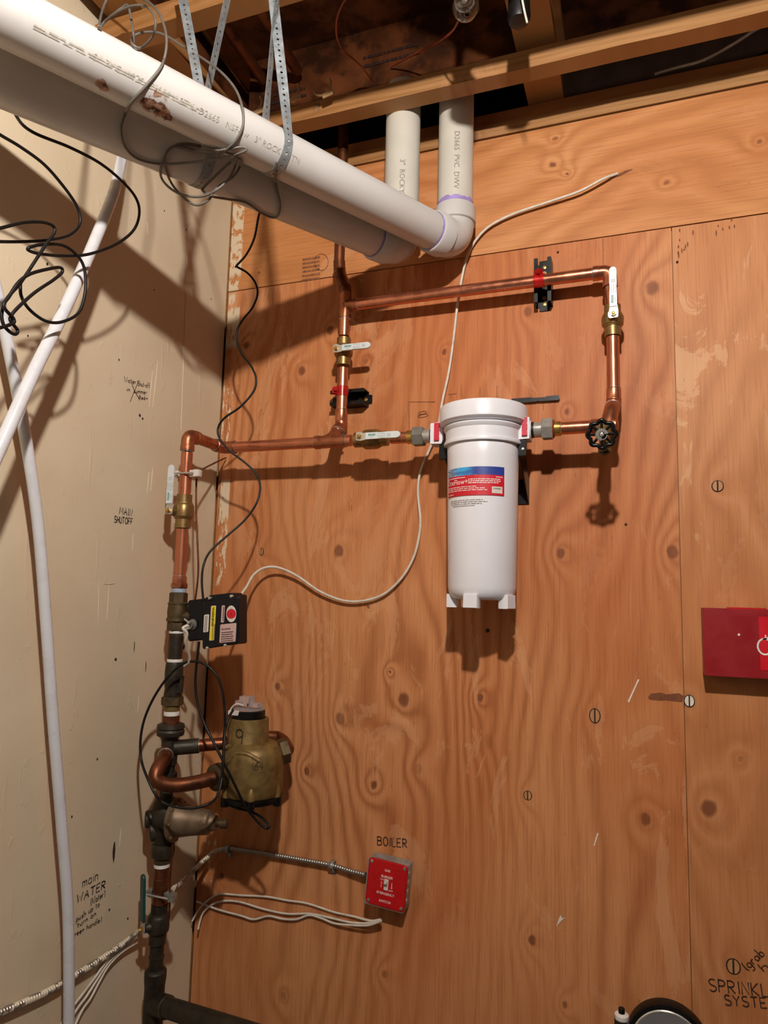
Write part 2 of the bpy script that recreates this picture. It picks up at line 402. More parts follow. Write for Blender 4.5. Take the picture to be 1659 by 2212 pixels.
# ------------------------------------------------------------------ writing
def arc(cx, cy, rx, ry, a0, a1, k=8): return [(cx+rx*math.cos(math.radians(a0+(a1-a0)*i/k)), cy+ry*math.sin(math.radians(a0+(a1-a0)*i/k))) for i in range(k+1)]
G = {'A': [[(0, 0), (.3, 1), (.6, 0)], [(.12, .4), (.5, .4)]], 'B': [[(0, 0), (.02, 1)], [(0, 1)]+arc(.2, .76, .3, .24, 90, -90)+[(.05, .52)]+arc(.2, .26, .36, .26, 90, -90)+[(0, 0)]],
 'E': [[(.5, 1), (0, .98), (0, 0), (.5, .02)], [(0, .5), (.4, .52)]], 'F': [[(.5, 1), (0, .98), (0, 0)], [(0, .5), (.4, .52)]], 'H': [[(0, 0), (0, 1)], [(.5, 0), (.5, 1)], [(0, .5), (.5, .5)]],
 'I': [[(.1, 0), (.12, 1)]], 'K': [[(0, 0), (0, 1)], [(.5, 1), (.03, .45), (.52, 0)]], 'L': [[(0, 1), (.02, 0), (.48, .02)]], 'M': [[(0, 0), (.08, 1), (.35, .35), (.6, 1), (.7, 0)]],
 'N': [[(0, 0), (.02, 1), (.5, 0), (.52, 1)]], 'O': [arc(.3, .5, .3, .5, 100, 460, 14)], 'P': [[(0, 0), (.02, 1)], [(0, .98)]+arc(.2, .74, .3, .25, 90, -90)+[(.02, .48)]],
 'R': [[(0, 0), (.02, 1)], [(0, .98)]+arc(.2, .74, .3, .25, 90, -90)+[(.02, .48)], [(.15, .48), (.52, 0)]], 'S': [arc(.28, .75, .25, .25, 40, 260, 8)+arc(.26, .25, .27, .25, 90, -150, 8)],
 'T': [[(0, .98), (.6, 1)], [(.3, 1), (.3, 0)]], 'U': [[(0, 1), (.02, .3)]+arc(.27, .26, .25, .26, 190, 350, 6)+[(.52, 1)]], 'W': [[(0, 1), (.18, 0), (.36, .7), (.55, 0), (.75, 1)]], 'Y': [[(0, 1), (.28, .5), (.55, 1)], [(.28, .5), (.25, 0)]],
 'a': [arc(.2, .25, .2, .25, 50, 380, 9), [(.4, .5), (.42, 0)]], 'b': [[(0, 1), (.02, 0)], arc(.2, .25, .2, .25, 180, -170, 9)], 'd': [arc(.2, .25, .2, .25, 20, 340, 9), [(.4, 1), (.42, 0)]], 'e': [[(.02, .27), (.38, .3)]+arc(.2, .25, .2, .25, 15, 320, 9)],
 'f': [arc(.3, .8, .16, .2, 60, 180, 5)+[(.14, 0)], [(0, .5), (.32, .5)]], 'g': [arc(.2, .25, .2, .25, 50, 380, 9), [(.4, .5), (.4, -.25)]+arc(.22, -.25, .18, .15, 0, -160, 5)], 'h': [[(0, 1), (.02, 0)], [(.02, .3)]+arc(.2, .3, .18, .2, 160, 0, 5)+[(.4, 0)]],
 'i': [[(.05, .5), (.07, 0)], [(.06, .72), (.08, .66)]], 'l': [[(.05, 1), (.07, 0)]], 'm': [[(0, .5), (.02, 0)], [(.02, .3)]+arc(.16, .3, .13, .2, 160, 0, 5)+[(.3, 0)], [(.3, .3)]+arc(.44, .3, .13, .2, 160, 0, 5)+[(.58, 0)]], 'n': [[(0, .5), (.02, 0)], [(.02, .3)]+arc(.19, .3, .17, .2, 160, 0, 5)+[(.37, 0)]],
 'o': [arc(.2, .25, .2, .25, 90, 450, 10)], 'p': [[(0, .5), (.0, -.4)], arc(.2, .25, .2, .25, 180, -170, 9)], 'r': [[(0, .5), (.02, 0)], [(.02, .3)]+arc(.16, .3, .14, .2, 160, 40, 4)], 's': [arc(.16, .37, .14, .13, 40, 260, 6)+arc(.15, .13, .15, .13, 90, -150, 6)],
 't': [[(.12, .85), (.12, .05), (.28, .02)], [(0, .52), (.3, .54)]], 'u': [[(0, .5), (.02, .18)]+arc(.19, .18, .17, .18, 190, 350, 5)+[(.37, .5)], [(.37, .3), (.4, 0)]], '(': [arc(.35, .4, .3, .65, 130, 230, 6)], ')': [arc(-.05, .4, .3, .65, 50, -50, 6)], '-': [[(.02, .35), (.3, .36)]],
 '>': [[(0, .35), (.6, .37)], [(.4, .55), (.6, .37), (.42, .18)]], '9': [arc(.24, .72, .24, .28, 20, 380, 10)+[(.46, .5), (.44, 0)]], '1': [[(.1, 1), (.1, 0)]], '6': [[(.4, 1)]+arc(.24, .28, .24, .28, 140, 480, 10)], '4': [[(.35, 0), (.35, 1), (0, .35), (.5, .35)]], '8': [arc(.25, .75, .2, .24, 270, -90, 10), arc(.25, .26, .25, .26, 90, 450, 10)]}
def glyph_run(text, sp=.2):
    x = 0; out = []
    for ch in text:
        if ch == ' ': x += .45; continue
        gl = G[ch]; wmax = max(p[0] for st in gl for p in st)
        for st in gl: out.append([(x+p[0]+random.uniform(-.015, .015), p[1]+random.uniform(-.015, .015)) for p in st])
        x += wmax+sp
    return out, x-sp
def write(parent, text, a, b, h, nrm, m='ink_black', pen=.0018, name='handwriting', up=None):
    """hand lettering from a to b along a wall, letters h metres tall"""
    a, b = V(a), V(b); u = (b-a); L = u.length; u = u/L; nrm = V(nrm); v = nrm.cross(u).normalized()
    if up is not None: v = V(up)
    st, wd = glyph_run(text); mb = MB(); k = L/wd
    for s_ in st: mb.stroke([a+u*(x*k)+v*(y*h)+nrm*.0012 for x, y in s_], nrm, pen)
    return lab(mb.build(name, m, parent, False), 'handwritten ' + text.replace('>', 'arrow') if text.strip('(>)') else 'pen mark')
DG = None
def text_mesh(mb, body, size, fn, align='LEFT', bold=0.0, sx=1.0):
    cu = bpy.data.curves.new('lettering', 'FONT'); cu.body = body; cu.size = size; cu.align_x = align; cu.resolution_u = 2; cu.offset = bold
    o = bpy.data.objects.new('lettering', cu); COL.objects.link(o)
    dg = bpy.context.evaluated_depsgraph_get(); dg.update(); me = bpy.data.meshes.new_from_object(o.evaluated_get(dg))
    b = len(mb.v); mb.v += [V(fn(v.co.x*sx, v.co.y)) for v in me.vertices]; mb.f += [tuple(b+i for i in p.vertices) for p in me.polygons]
    bpy.data.objects.remove(o); bpy.data.curves.remove(cu); bpy.data.meshes.remove(me)
    return mb
def plane_fn(o, u, v):
    o, u, v = V(o), V(u), V(v); return lambda x, y: o+u*x+v*y
def lines(mb, fn, x0, x1, ys, th, gap=.18, seed=1):
    """rows of tiny print"""
    r = random.Random(seed)
    for y in ys:
        x = x0; xe = x1-(x1-x0)*r.random()*.12
        while x < xe:
            w_ = min(xe-x, (x1-x0)*r.uniform(.04, .13)); k = max(1, int(w_/.012))
            for i in range(k):
                p, q = x+w_*i/k, x+w_*(i+1)/k
                mb.poly([fn(p, y), fn(q, y), fn(q, y+th), fn(p, y+th)])
            x += w_+(x1-x0)*.018
    return mb

# ================================================================== the room
X, Y_, Z = V((1, 0, 0)), V((0, 1, 0)), V((0, 0, 1))
def bx(mb, x0, x1, y0, y1, z0, z1): return mb.box(((x0+x1)/2, (y0+y1)/2, (z0+z1)/2), X*((x1-x0)/2), Y_*((y1-y0)/2), Z*((z1-z0)/2))
RX, RY, CZ = 2.44, -3.0, 2.99
def struct(name, mb, m, parent=None):
    o = mb.build(name, m, parent, False)
    if parent is None: o['kind'] = 'structure'
    return o
floor = struct('floor', bx(MB(), -.12, RX+.12, RY-.12, .16, -.1, 0), 'concrete')
ceiling = struct('ceiling', bx(MB(), -.12, RX+.12, RY-.12, .16, CZ, CZ+.02), 'osb')
wall_back = struct('wall_back', bx(MB(), -.12, RX+.12, .016, .14, 0, 2.70), 'lumber_dark')
wall_left = struct('wall_left', bx(MB(), -.12, 0, RY-.12, -.004, 0, CZ), 'cream')
wall_right = struct('wall_right', bx(MB(), RX, RX+.12, RY-.12, -.001, 0, CZ), 'grey_board')
wall_front = struct('wall_front', bx(MB(), 0, RX, RY-.12, RY, 0, CZ), 'grey_board')
trim1 = struct('trim_1', bx(MB(), -.12, RX+.12, .1, .14, 2.70, CZ), 'void')  # rim board, void's darkness painted into its colour
trim1['label'] = 'rim board behind the gap above the wall plate, darkness of the void in its colour'
# plywood sheets
SEAM = 1.2175
lab(bx(MB(), .004, SEAM-.0012, 0, .0155, .01, 2.379).build('plywood_sheet', 'ply', wall_back, False), 'main orange plywood sheet with vertical grain')
lab(bx(MB(), SEAM+.0008, RX-.002, .0007, .0155, .01, 2.379).build('plywood_sheet', 'ply_right', wall_back, False), 'paler plywood sheet right of the vertical seam')
lab(bx(MB(), .004, RX-.002, -.0006, .0155, 2.3815, 2.698).build('plywood_sheet', 'ply_top', wall_back, False), 'top plywood strip with horizontal grain')
bx(MB(), .002, RX-.002, -.006, .085, 2.7005, 2.736).build('top_plate', 'lumber', wall_back, False)
bx(MB(), .002, RX-.002, .006, .085, 2.737, 2.775).build('top_plate', 'lumber_dark', wall_back, False)  # set-back upper plate, its shade put into the darker lumber colour
# dark corner gap
bx(MB(), .0005, .0035, .003, .012, .01, 2.69).build('corner_gap', 'plug_dark', wall_back, False)

# furring strips, joist and blocking under the subfloor
def strip(x0, x1, y0, y1, z0, z1, m='lumber', name='furring_strip'):
    mb = MB(); n = 24; r = random.Random(int(y0*100))
    pr = [(0, 0), (1, 0), (1, 1), (0, 1)]
    for i in range(n+1):
        x = x0+(x1-x0)*i/n; j = r.uniform(-.0015, .0015)
        for a, b in pr: mb.v.append(V((x, y0+(y1-y0)*a+(j if a else 0), z0+(z1-z0)*b+(j if not b else 0))))
    for i in range(n):
        for k in range(4): mb.f.append((i*4+k, i*4+(k+1) % 4, i*4+4+(k+1) % 4, i*4+4+k))
    mb.f += [(3, 2, 1, 0), (n*4, n*4+1, n*4+2, n*4+3)]
    return mb.build(name, m, ceiling, True, 30)
strip(.0, RX, -.2, -.154, 2.715, 2.76)
strip(.0, RX, -.575, -.527, 2.717, 2.763)
def ijoist(x0, x1, y0, y1):
    j = bx(MB(), x0, x1, y0, y1, 2.777, 2.815).build('joist_flange', 'lumber', ceiling, False)
    xm = (x0+x1)/2
    bx(MB(), xm-.006, xm+.006, y0, y1, 2.8155, CZ-.0305).build('joist_web', 'osb', ceiling, False)
    bx(MB(), x0, x1, y0, y1, CZ-.03, CZ-.0005).build('joist_flange', 'lumber_dark', ceiling, False)
ijoist(.882, .972, -2.9, .09)
ijoist(1.69, 1.78, -2.9, .09)
ijoist(.03, .12, -2.9, .09)
# rough blocking board with stamped print, seen in the dark between the strips
bl = bx(MB(), .125, .88, -.13, -.112, 2.80, CZ-.001).build('blocking_board', 'osb', ceiling, False)
lm = MB()
lines(lm, plane_fn((.17, -.1325, 2.84), X, Z), .0, .14, (.0, .022), .007, seed=3); lines(lm, plane_fn((.47, -.1325, 2.85), X, Z), .0, .16, (.03, .055), .008, seed=8)
lm.build('stamped_print', 'plug_dark', ceiling, False)
# staples in the furring strip
sm = MB()
for px in (678, 688): sm.tube([P(px, 222, -.2015), P(px, 238, -.2015)], .0008, 5)
sm.build('staple', 'dull_steel', ceiling)

# ------------------------------------------------------------------ marks on the plywood
NB = V((0, -1, 0)); NL = V((1, 0, 0))
sheets = [c for c in wall_back.children if c.name.startswith('plywood_sheet')]
def plug(px, py, rx, ry, sheet, white=False):
    c = P(px, py, 0); k = .00103
    MB().prism([(rx*k*1.22*math.cos(a*.349), ry*k*1.14*math.sin(a*.349)) for a in range(18)], c+V((0, -.0012, 0)), X, Z, Y_*.0011).build('plug_gap', 'plug_dark', sheet, False)
    for s_ in (-1, 1):
        pl = [(rx*k*(.06+math.cos(a)*.94)*s_, ry*k*math.sin(a)) for a in [math.radians(-84+168*i/9) for i in range(10)]]
        MB().prism(pl, c+V((0, -.0022, 0)), X, Z, Y_*.0009).build('wood_plug', 'chip_white' if white else 'plug', sheet, False)
for a in ((565,1192,6,9), (1285,1546,10,14), (1140,1718,8,9)): plug(*a, sheets[0])
for a in ((1550,1050,10,11), (1584,2087,11,13)): plug(*a, sheets[1])
plug(1489, 1514, 9, 11, sheets[1], True)
def flake(name, pts, m, sheet, y=-.0008):
    lab(MB().prism([((P(*q, 0).x), P(*q, 0).z) for q in pts], V((0, y, 0)), X, Z, V((0, -.0006, 0))).build(name, m, sheet, False), 'white paint fleck' if m == 'chip_white' else 'brown smear')
flake('paint_fleck', [(1356,1515), (1359,1517), (1381,1468), (1378,1467)], 'chip_white', sheets[0])
flake('paint_fleck', [(1282,1827), (1285,1826), (1293,1800), (1290,1799)], 'chip_white', sheets[0])
flake('paint_fleck', [(1202,2001), (1212,1989), (1222,1981), (1215,1984), (1211,1976), (1207,1985)], 'chip_white', sheets[0])
flake('brown_smear', [(1400,1506), (1406,1498), (1428,1496), (1440,1500), (1466,1497), (1476,1503), (1474,1516), (1452,1514), (1440,1512), (1428,1513), (1404,1511)], 'rust', sheets[0], -.0004)
# pencil and stamp marks on the plywood
mk = MB()
for a, b in (((753,1083),(755,1103)), ((757,1077),(759,1082)), ((759,1090),(760,1103)), ((883,868),(884,935)), ((883,868),(940,868)), ((928,910),(930,925)), ((968,852),(986,850)), ((974,852),(975,860)), ((996,831),(996,858)), ((1037,836),(1037,856)), ((1073,834),(1073,858)), ((1093,655),(1094,672)), ((1055,1190),(1058,1196)), ((1174,866),(1174,885)), ((1302,516),(1303,572))):
    mk.stroke([P(*a, -.0014), P(*b, -.0014)], NB, .0016)
mk.build('pencil_mark', 'ink_pencil', wall_back, False)
lab(write(wall_back, '8', P(903, 903, -.0014), P(925, 899, -.0014), .016, NB, 'ink_pencil', .0014, 'stamp_mark'), 'faint figure eight stamp')
pm = MB(); f0 = plane_fn(P(652, 608, -.002), X, Z)
lines(pm, f0, 0, .06, (.0, .013, .026, .038, .05, .062), .006, seed=5)
pm.stroke([P(694+15*math.cos(a*.4), 566+18*math.sin(a*.4), -.002) for a in range(17)], NB, .0016)
pm.build('stamp_mark', 'ink_pencil', wall_back, False)
for a in ((1053,1362,5), (1205,545,3), (1352,1133,3), (1463,566,3)):
    c = P(a[0], a[1], -.0006); MB().lathe(c, NB, [(0, a[2]*.001), (.0006, a[2]*.001)], 10).build('screw_hole', 'plug_dark', wall_back, False)
# handwriting on the plywood
write(wall_back, 'BOILER', P(816, 1825, 0), P(879, 1831, 0), .02, NB, 'ink_black', .0022)
write(wall_back, 'SPRINKLER', P(1533, 2140, 0), P(1703, 2157, 0), .0235, NB, 'ink_wall', .0022)
write(wall_back, 'SYSTEM', P(1567, 2170, 0), P(1681, 2179, 0), .019, NB, 'ink_wall', .0022)
write(wall_back, '(grab', P(1614, 2096, 0), P(1652, 2062, 0), .018, NB, 'ink_wall', .0018)
write(wall_back, 'han', P(1650, 2098, 0), P(1690, 2068, 0), .016, NB, 'ink_wall', .0018)
# handwriting on the cream wall
def wl(text, a, b, h, pen=.0017, m='ink_black'): return write(wall_left, text, Q(*a, 0), Q(*b, 0), h, NL, m, pen)
wl('MAIN', (257,1110), (284,1115), .0165, .0019); wl('SHUTOFF', (246,1128), (285,1133), .0145, .0019)
wl('Water', (268,824), (293,830), .012, .0013); wl('Shut-off', (297,833), (323,838), .012, .0013); wl('in', (273,845), (280,846), .011, .0013); wl('summer', (289,848), (316,852), .011, .0013); wl('Red>', (300,862), (318,864), .009, .0013)
xm = MB()
for a in (((284,826),(291,845),(302,864)), ((300,822),(289,848),(281,868))): xm.stroke([Q(*q, .0014) for q in a], NL, .0014)
lab(xm.build('handwriting', 'ink_black', wall_left, False), 'crossing-out over the small note')
wl('main', (177,1917), (210,1900), .024, .0016); wl('WATER', (165,1951), (226,1918), .017, .0022); wl('(Water)', (195,1955), (226,1935), .014, .0016)
wl('push up to', (164,1991), (214,1957), .012, .0014); wl('turn on', (166,2004), (206,1977), .011, .0014); wl('green handle)', (155,2026), (218,1990), .011, .0014)
# gouges, chips and a ridge in the painted wall
def blob(name, px, py, w_, h_, m, seed):
    r = random.Random(seed); c = Q(px, py, .0006)
    MB().prism([(w_*math.cos(a*.6283)*r.uniform(.6, 1.1), h_*math.sin(a*.6283)*r.uniform(.6, 1.1)) for a in range(10)], c, Y_, Z, X*.0006).build(name, m, wall_left, False)
for i, a in enumerate(((246,1838,.004,.026), (302,897,.004,.004), (308,904,.003,.003), (250,1424,.004,.004), (257,777,.002,.003), (210,1640,.002,.003), (155,1764,.002,.003), (236,1965,.003,.003), (276,1984,.003,.003), (333,626,.002,.003), (102,570,.003,.004), (60,725,.002,.002), (456,646,.002,.002), (104,1590,.002,.002), (290,1397,.0015,.014), (315,1440,.0012,.014), (355,455,.002,.002), (402,496,.002,.003))): blob('paint_gouge', *a, 'gouge', i)
dr = MB()
for x0, y0, x1, y1, r in ((407,470,391,930,.0022), (341,780,330,880,.0012), (330,800,322,880,.001), (236,1262,231,1340,.0014), (214,1260,212,1345,.0012), (318,478,320,505,.0015), (330,1012,326,1060,.0014), (322,1020,318,1065,.0014), (250,1260,226,1262,.0012), (262,1790,258,1830,.0016), (300,1500,298,1540,.0014), (288,1150,286,1190,.0014)):
    dr.tube([Q(x0+(x1-x0)*t/6, y0+(y1-y0)*t/6, .0003) for t in range(7)], [r*(.5+.5*math.sin(math.pi*t/6)) if r < .002 else r*.6 for t in range(7)], 6)
lab(dr.build('paint_drip', 'cream', wall_left), 'raised paint runs and seam')

# ================================================================== lamp that lights the room (above the frame)
lt = thing('ceiling_lamp', 'bare bulb under a shallow metal shade hung from the joists', 'lamp', (LAMP.x, LAMP.y, LAMP.z))
MB().lathe(LAMP+Z*.028, Z, [(0, .17), (.012, .165), (.04, .11), (.06, .045), (.10, .03)], 32, False).build('lamp_shade', 'steel', lt, solid=.0015)
MB().tube([LAMP+Z*.1, (LAMP.x, LAMP.y, CZ)], .004, 8).build('lamp_cord', 'wire_black', lt)
MB().lathe(LAMP+Z*.028, Z, [(0, .017), (.05, .017)], 16).build('lamp_socket', 'black', lt)
t = NT('glowing_bulb'); t.b.inputs['Emission Color'].default_value = LAMP_COLOR; t.b.inputs['Emission Strength'].default_value = LAMP_STRENGTH; t.set(color=(1, 1, 1, 1))
MB().lathe(LAMP-Z*LAMP_RADIUS, Z, [(LAMP_RADIUS*(1-math.cos(a)), max(.0005, LAMP_RADIUS*math.sin(a))) for a in [math.pi*i/14*.86 for i in range(15)]], 24).build('bulb', t.m, lt)

# ================================================================== white plastic drains
PR = .0445
def drain(name, label, A, D, zoff, ring_s, text1, text2, run):
    root = thing(name, label, 'pipe', A)
    top = V((A.x, A.y, 2.81))
    bell_top = A.z + zoff; h0 = A + D*.088
    MB().tube([V((A.x, A.y, bell_top-.03)), top], PR, 40).build('riser_pipe', 'pvc_grey', root)
    MB().tube([h0-D*.02, A + D*run], PR, 40).build('pipe_run', 'pvc', root)
    el = MB(); re = PR+.003; bp = []
    a = V((A.x, A.y, bell_top-.036)); b = A + D*.052
    for i in range(13):
        tt = i/12; bp.append(a*(1-tt)**2 + A*(2*tt*(1-tt)) + b*tt*tt)
    el.tube(bp, re, 40)
    rb = PR+.0075
    el.lathe(V((A.x, A.y, bell_top-.04)), Z, [(-.003, re), (.0, rb), (.037, rb), (.04, rb-.0015), (.04, PR+.0005)], 40)
    el.lathe(A+D*.048, D, [(-.003, re), (.0, rb-.001), (.037, rb-.001), (.04, rb-.003), (.04, PR+.0005)], 40)
    el.build('elbow', 'pvc', root)
    r = random.Random(4)
    for o_, d_, h in ((V((A.x, A.y, bell_top)), Z, .014), (A+D*.088, D, .006)):
        mb = MB(); prof = []
        u = d_.orthogonal().normalized(); w_ = d_.cross(u); n = 40; base = 0
        hs = [h*r.uniform(.75, 1.25) for _ in range(n)]
        for k in range(n):
            an = 2*math.pi*k/n; q = o_+u*((PR+.0007)*math.cos(an))+w_*((PR+.0007)*math.sin(an)); mb.v += [q, q+d_*hs[k]]
        for k in range(n): l = (k+1) % n; mb.f.append((2*k, 2*l, 2*l+1, 2*k+1))
        lab(mb.build('primer_band', 'purple', root), 'purple primer ring at the joint')
    # print running down the riser
    tm = MB(); c0 = V((A.x, A.y, 0)); toc = (CAM-c0); a0 = math.atan2(toc.y, toc.x)
    R_ = PR+.0006
    def fn(x, y, z0=text2[1]): an = a0 + (y+text2[2])/R_; return V((A.x+R_*math.cos(an), A.y+R_*math.sin(an), z0-x))
    text_mesh(tm, text2[0], .019, fn); tm.build('pipe_print', 'ink_grey', root, False)
    # rows of print along the horizontal pipe
    hm = MB(); e1 = D.cross(Z).normalized(); e1 = e1 if e1.dot(CAM-A) > 0 else -e1
    def fh(x, y): an = math.radians(-38) + y/R_; p = A + D*(1.0-x); return p+e1*(R_*math.cos(an))+Z*(R_*math.sin(an))
    if text1: 
        text_mesh(hm, text1, .015, fh); lines(hm, fh, .0, .30, (.001, .005), .0028, seed=2); hm.build('pipe_print', 'ink_faint', root, False)
    return root
drain('drain_pipe', 'front white plastic drain pipe with rust stains and a metal strap, crossing the upper left', PIPE_A, DIR_A, .088, True, '                     3" PVC  1120  DWV  ASTM  D2665   NSF-pw   3" ROCKY MTN', ('D2665  PVC  DWV  1120', 2.655, -.004), 1.385)
drain('drain_pipe', 'rear white plastic drain pipe running lower, behind the rust-stained one', PIPE_B, DIR_B, .088, False, None, ('3"  ROCKY  MTN.', 2.585, -.006), 1.015)

# perforated hanger straps
def strap(label, A, D, s, top_near, top_far, w=.02):
    c = A + D*s; e1 = D.cross(Z).normalized(); e1 = e1 if e1.dot(CAM-c) > 0 else -e1; R_ = PR+.0012
    pts = []; wd = []
    n = 16
    wf = (rgt*.9+fwd*.2).normalized(); wf = wf if wf.dot(D) > 0 else -wf; we = (e1*.5+D*.85).normalized(); we = we if we.dot(D) > 0 else -we
    for i in range(n+1): t = i/n; k = min(1, max(0, (t-.55)/.45)); k = k*k*(3-2*k); pts.append(top_near.lerp(c+e1*R_+Z*.004, t)); wd.append((wf*(1-k)+D*k).normalized())
    for i in range(1, 15): a = -math.pi*i/14; pts.append(c+e1*(R_*math.cos(a))+Z*(R_*math.sin(a))); wd.append(D)
    for i in range(1, n+1): t = i/n; k = min(1, t/.5); k = k*k*(3-2*k); pts.append((c-e1*R_).lerp(top_far, t)); wd.append((we*k+D*(1-k)).normalized())
    # resample evenly, then punch an octagonal hole in every cell
    L = [0]
    for a, b in zip(pts, pts[1:]): L.append(L[-1]+(b-a).length)
    def at(d):
        for i in range(len(L)-1):
            if d <= L[i+1] or i == len(L)-2: return pts[i].lerp(pts[i+1], (d-L[i])/(L[i+1]-L[i]))
    def wat(d):
        for i in range(len(L)-1):
            if d <= L[i+1] or i == len(L)-2: return wd[i].lerp(wd[i+1], (d-L[i])/(L[i+1]-L[i])).normalized()
    cell = .0125; N = int(L[-1]/cell); mb = MB()
    for i in range(N):
        d0, dm, d1 = i*cell, (i+.5)*cell, (i+1)*cell; p0, pm, p1 = at(d0), at(dm), at(d1); D0, Dm, D1 = wat(d0), wat(dm), wat(d1)
        q = [p0-D0*(w/2), p0, p0+D0*(w/2), pm+Dm*(w/2), p1+D1*(w/2), p1, p1-D1*(w/2), pm-Dm*(w/2)]
        tn = (p1-p0).normalized(); rr = .0027 if i % 2 else .0019
        hl = [pm+Dm*(rr*math.cos(math.radians(x)))+tn*(rr*math.sin(math.radians(x))) for x in (225, 270, 315, 0, 45, 90, 135, 180)]
        b = len(mb.v); mb.v += q+hl
        for k in range(8): l = (k+1) % 8; mb.f.append((b+k, b+l, b+8+l, b+8+k))
    o = mb.build('hanger_strap', 'strap_steel', None, False, solid=.0009); return tag(o, label, 'strap')
strap('perforated metal strap hanging the front white drain pipe', PIPE_A, DIR_A, .545, P(588, -25, -.585), P(600, -25, -.60))
strap('perforated metal strap in a V hanging the rear white drain pipe', PIPE_B, DIR_B, .55, P(391, -25, -.61), P(496, -25, -.60))

# ================================================================== white plastic tubing on the left wall
def tubing(name, label, cat, pts, r, m, sub=8, seg=16, group=None):
    return tag(MB().tube(spline(pts, sub), r, seg).build(name, m), label, cat, group)
tubing('water_tube', 'white flexible tube slanting down leftwards from under the drain pipes, crossing in front', 'tube', [Q(270,290,.10), Q(262,345,.10), Q(246,415,.115), Q(213,500,.13), Q(166,610,.14), Q(122,705,.145), Q(75,800,.15), Q(25,910,.155), Q(-60,1100,.16)], .0112, 'pex')
tubing('water_tube', 'long white flexible tube running down the cream wall to the bottom edge', 'tube', [Q(-60,480,.05), Q(-15,600,.05), Q(12,720,.05), Q(38,850,.05), Q(64,1000,.05), Q(84,1150,.048), Q(100,1350,.046), Q(115,1560,.045), Q(133,1780,.045), Q(146,1950,.045), Q(149,2100,.045), Q(148,2300,.045)], .0108, 'pex')

# ================================================================== loose cables
def cable(name, label, pts, r, m, cat='cable', sub=8, group=None):
    return tubing(name, label, cat, pts, r, m, sub, 10, group)
cable('coax_cable', 'black cable drooping from behind the drain pipe and looping past the white tube', [Q(20,205,.10), Q(36,252,.12), Q(70,285,.15), Q(150,318,.17), Q(215,352,.18), Q(262,390,.18), Q(292,425,.18), Q(301,458,.18), Q(290,495,.18), Q(255,525,.18), Q(200,547,.175), Q(150,553,.17), Q(90,549,.17), Q(62,541,.17), Q(65,534,.172), Q(95,528,.174), Q(135,530,.174), Q(165,550,.175), Q(182,580,.176), Q(184,630,.176), Q(170,675,.176), Q(135,695,.175), Q(100,694,.174), Q(65,670,.172), Q(46,640,.17), Q(44,612,.17)], .0028, 'wire_black')
cable('coax_cable', 'black cable sweeping in from the left edge and turning back at mid height', [Q(-40,265,.16), Q(0,291,.16), Q(45,318,.16), Q(95,355,.16), Q(135,400,.16), Q(163,440,.16), Q(173,470,.16), Q(168,492,.16), Q(145,510,.16), Q(100,519,.16), Q(50,522,.16), Q(0,522,.16), Q(-60,520,.16)], .0028, 'wire_black')
cable('coax_cable', 'tangled black cable end bundled in a narrow loop at the left edge', [Q(-50,503,.19), Q(0,493,.19), Q(50,481,.19), Q(90,480,.19), Q(114,488,.19), Q(117,503,.19), Q(98,530,.19), Q(75,565,.19), Q(45,610,.19), Q(15,645,.19), Q(4,675,.19), Q(7,700,.19), Q(20,716,.192), Q(33,722,.194), Q(38,714,.194), Q(28,700,.196), Q(22,688,.196), Q(35,668,.196), Q(75,632,.196), Q(115,605,.196), Q(134,588,.196), Q(130,578,.197), Q(105,581,.198), Q(65,592,.198), Q(40,610,.198), Q(20,640,.198), Q(8,662,.2), Q(30,690,.2), Q(20,702,.2), Q(-40,718,.2)], .0028, 'wire_black')
def draped(name, label, pts, r, m):
    return tag(MB().tube([S(q.x*1000, q.y*1000, q.z, r+.0016) for q in spline([(a/1000, b/1000, y) for a, b, y in pts], 10)], r, 10).build(name, m), label, 'cable')
draped('signal_cable', 'grey cable looping over the front drain pipe with a tangled coil hanging below it', [(205,-30,-.62), (290,-8,-.66), (330,12,-.70), (352,48,-.73), (360,92,-.75), (350,140,-.75), (318,182,-.74), (285,220,-.73), (264,262,-.72), (262,290,-.71), (272,320,-.70), (298,343,-.69), (345,354,-.68), (410,351,-.66), (470,343,-.65), (520,330,-.65), (532,322,-.65), (520,318,-.655), (480,324,-.66), (440,328,-.655), (395,318,-.64), (370,318,-.63), (352,345,-.62), (347,378,-.61), (362,402,-.61), (392,420,-.61), (430,425,-.61), (465,412,-.61), (495,385,-.60), (510,350,-.60), (505,335,-.61), (460,322,-.61), (400,310,-.6), (365,322,-.6), (355,350,-.6), (370,395,-.6), (400,430,-.6), (425,443,-.6), (450,432,-.6), (470,405,-.6), (505,380,-.59), (521,352,-.59), (514,342,-.59), (495,352,-.6), (460,385,-.6), (440,405,-.6), (438,412,-.6), (458,424,-.59), (490,430,-.55), (530,437,-.5), (565,460,-.45), (590,470,-.42), (602,462,-.41), (605,440,-.40), (601,420,-.39), (595,385,-.36), (598,350,-.33)], .0024, 'wire_grey')
draped('signal_cable', 'grey cable arcing from the ceiling tangle across the strap to the front drain pipe', [(215,60,-.64), (240,35,-.66), (280,14,-.67), (315,14,-.67), (335,40,-.67), (333,70,-.66), (318,92,-.65), (300,104,-.64), (284,92,-.63), (292,76,-.62), (320,69,-.61), (352,74,-.6), (392,98,-.6), (440,128,-.61), (480,158,-.63), (510,195,-.65), (524,235,-.66), (525,270,-.66), (512,300,-.66), (490,322,-.655), (470,336,-.65)], .0024, 'wire_grey')
draped('signal_cable', 'thick grey cable bundle end hooked over the upper joist', [(244,-25,-.68), (228,5,-.68), (218,35,-.67), (215,60,-.66), (228,45,-.65), (262,18,-.64), (276,12,-.64), (283,40,-.64), (288,70,-.64), (290,92,-.63)], .0026, 'wire_grey')
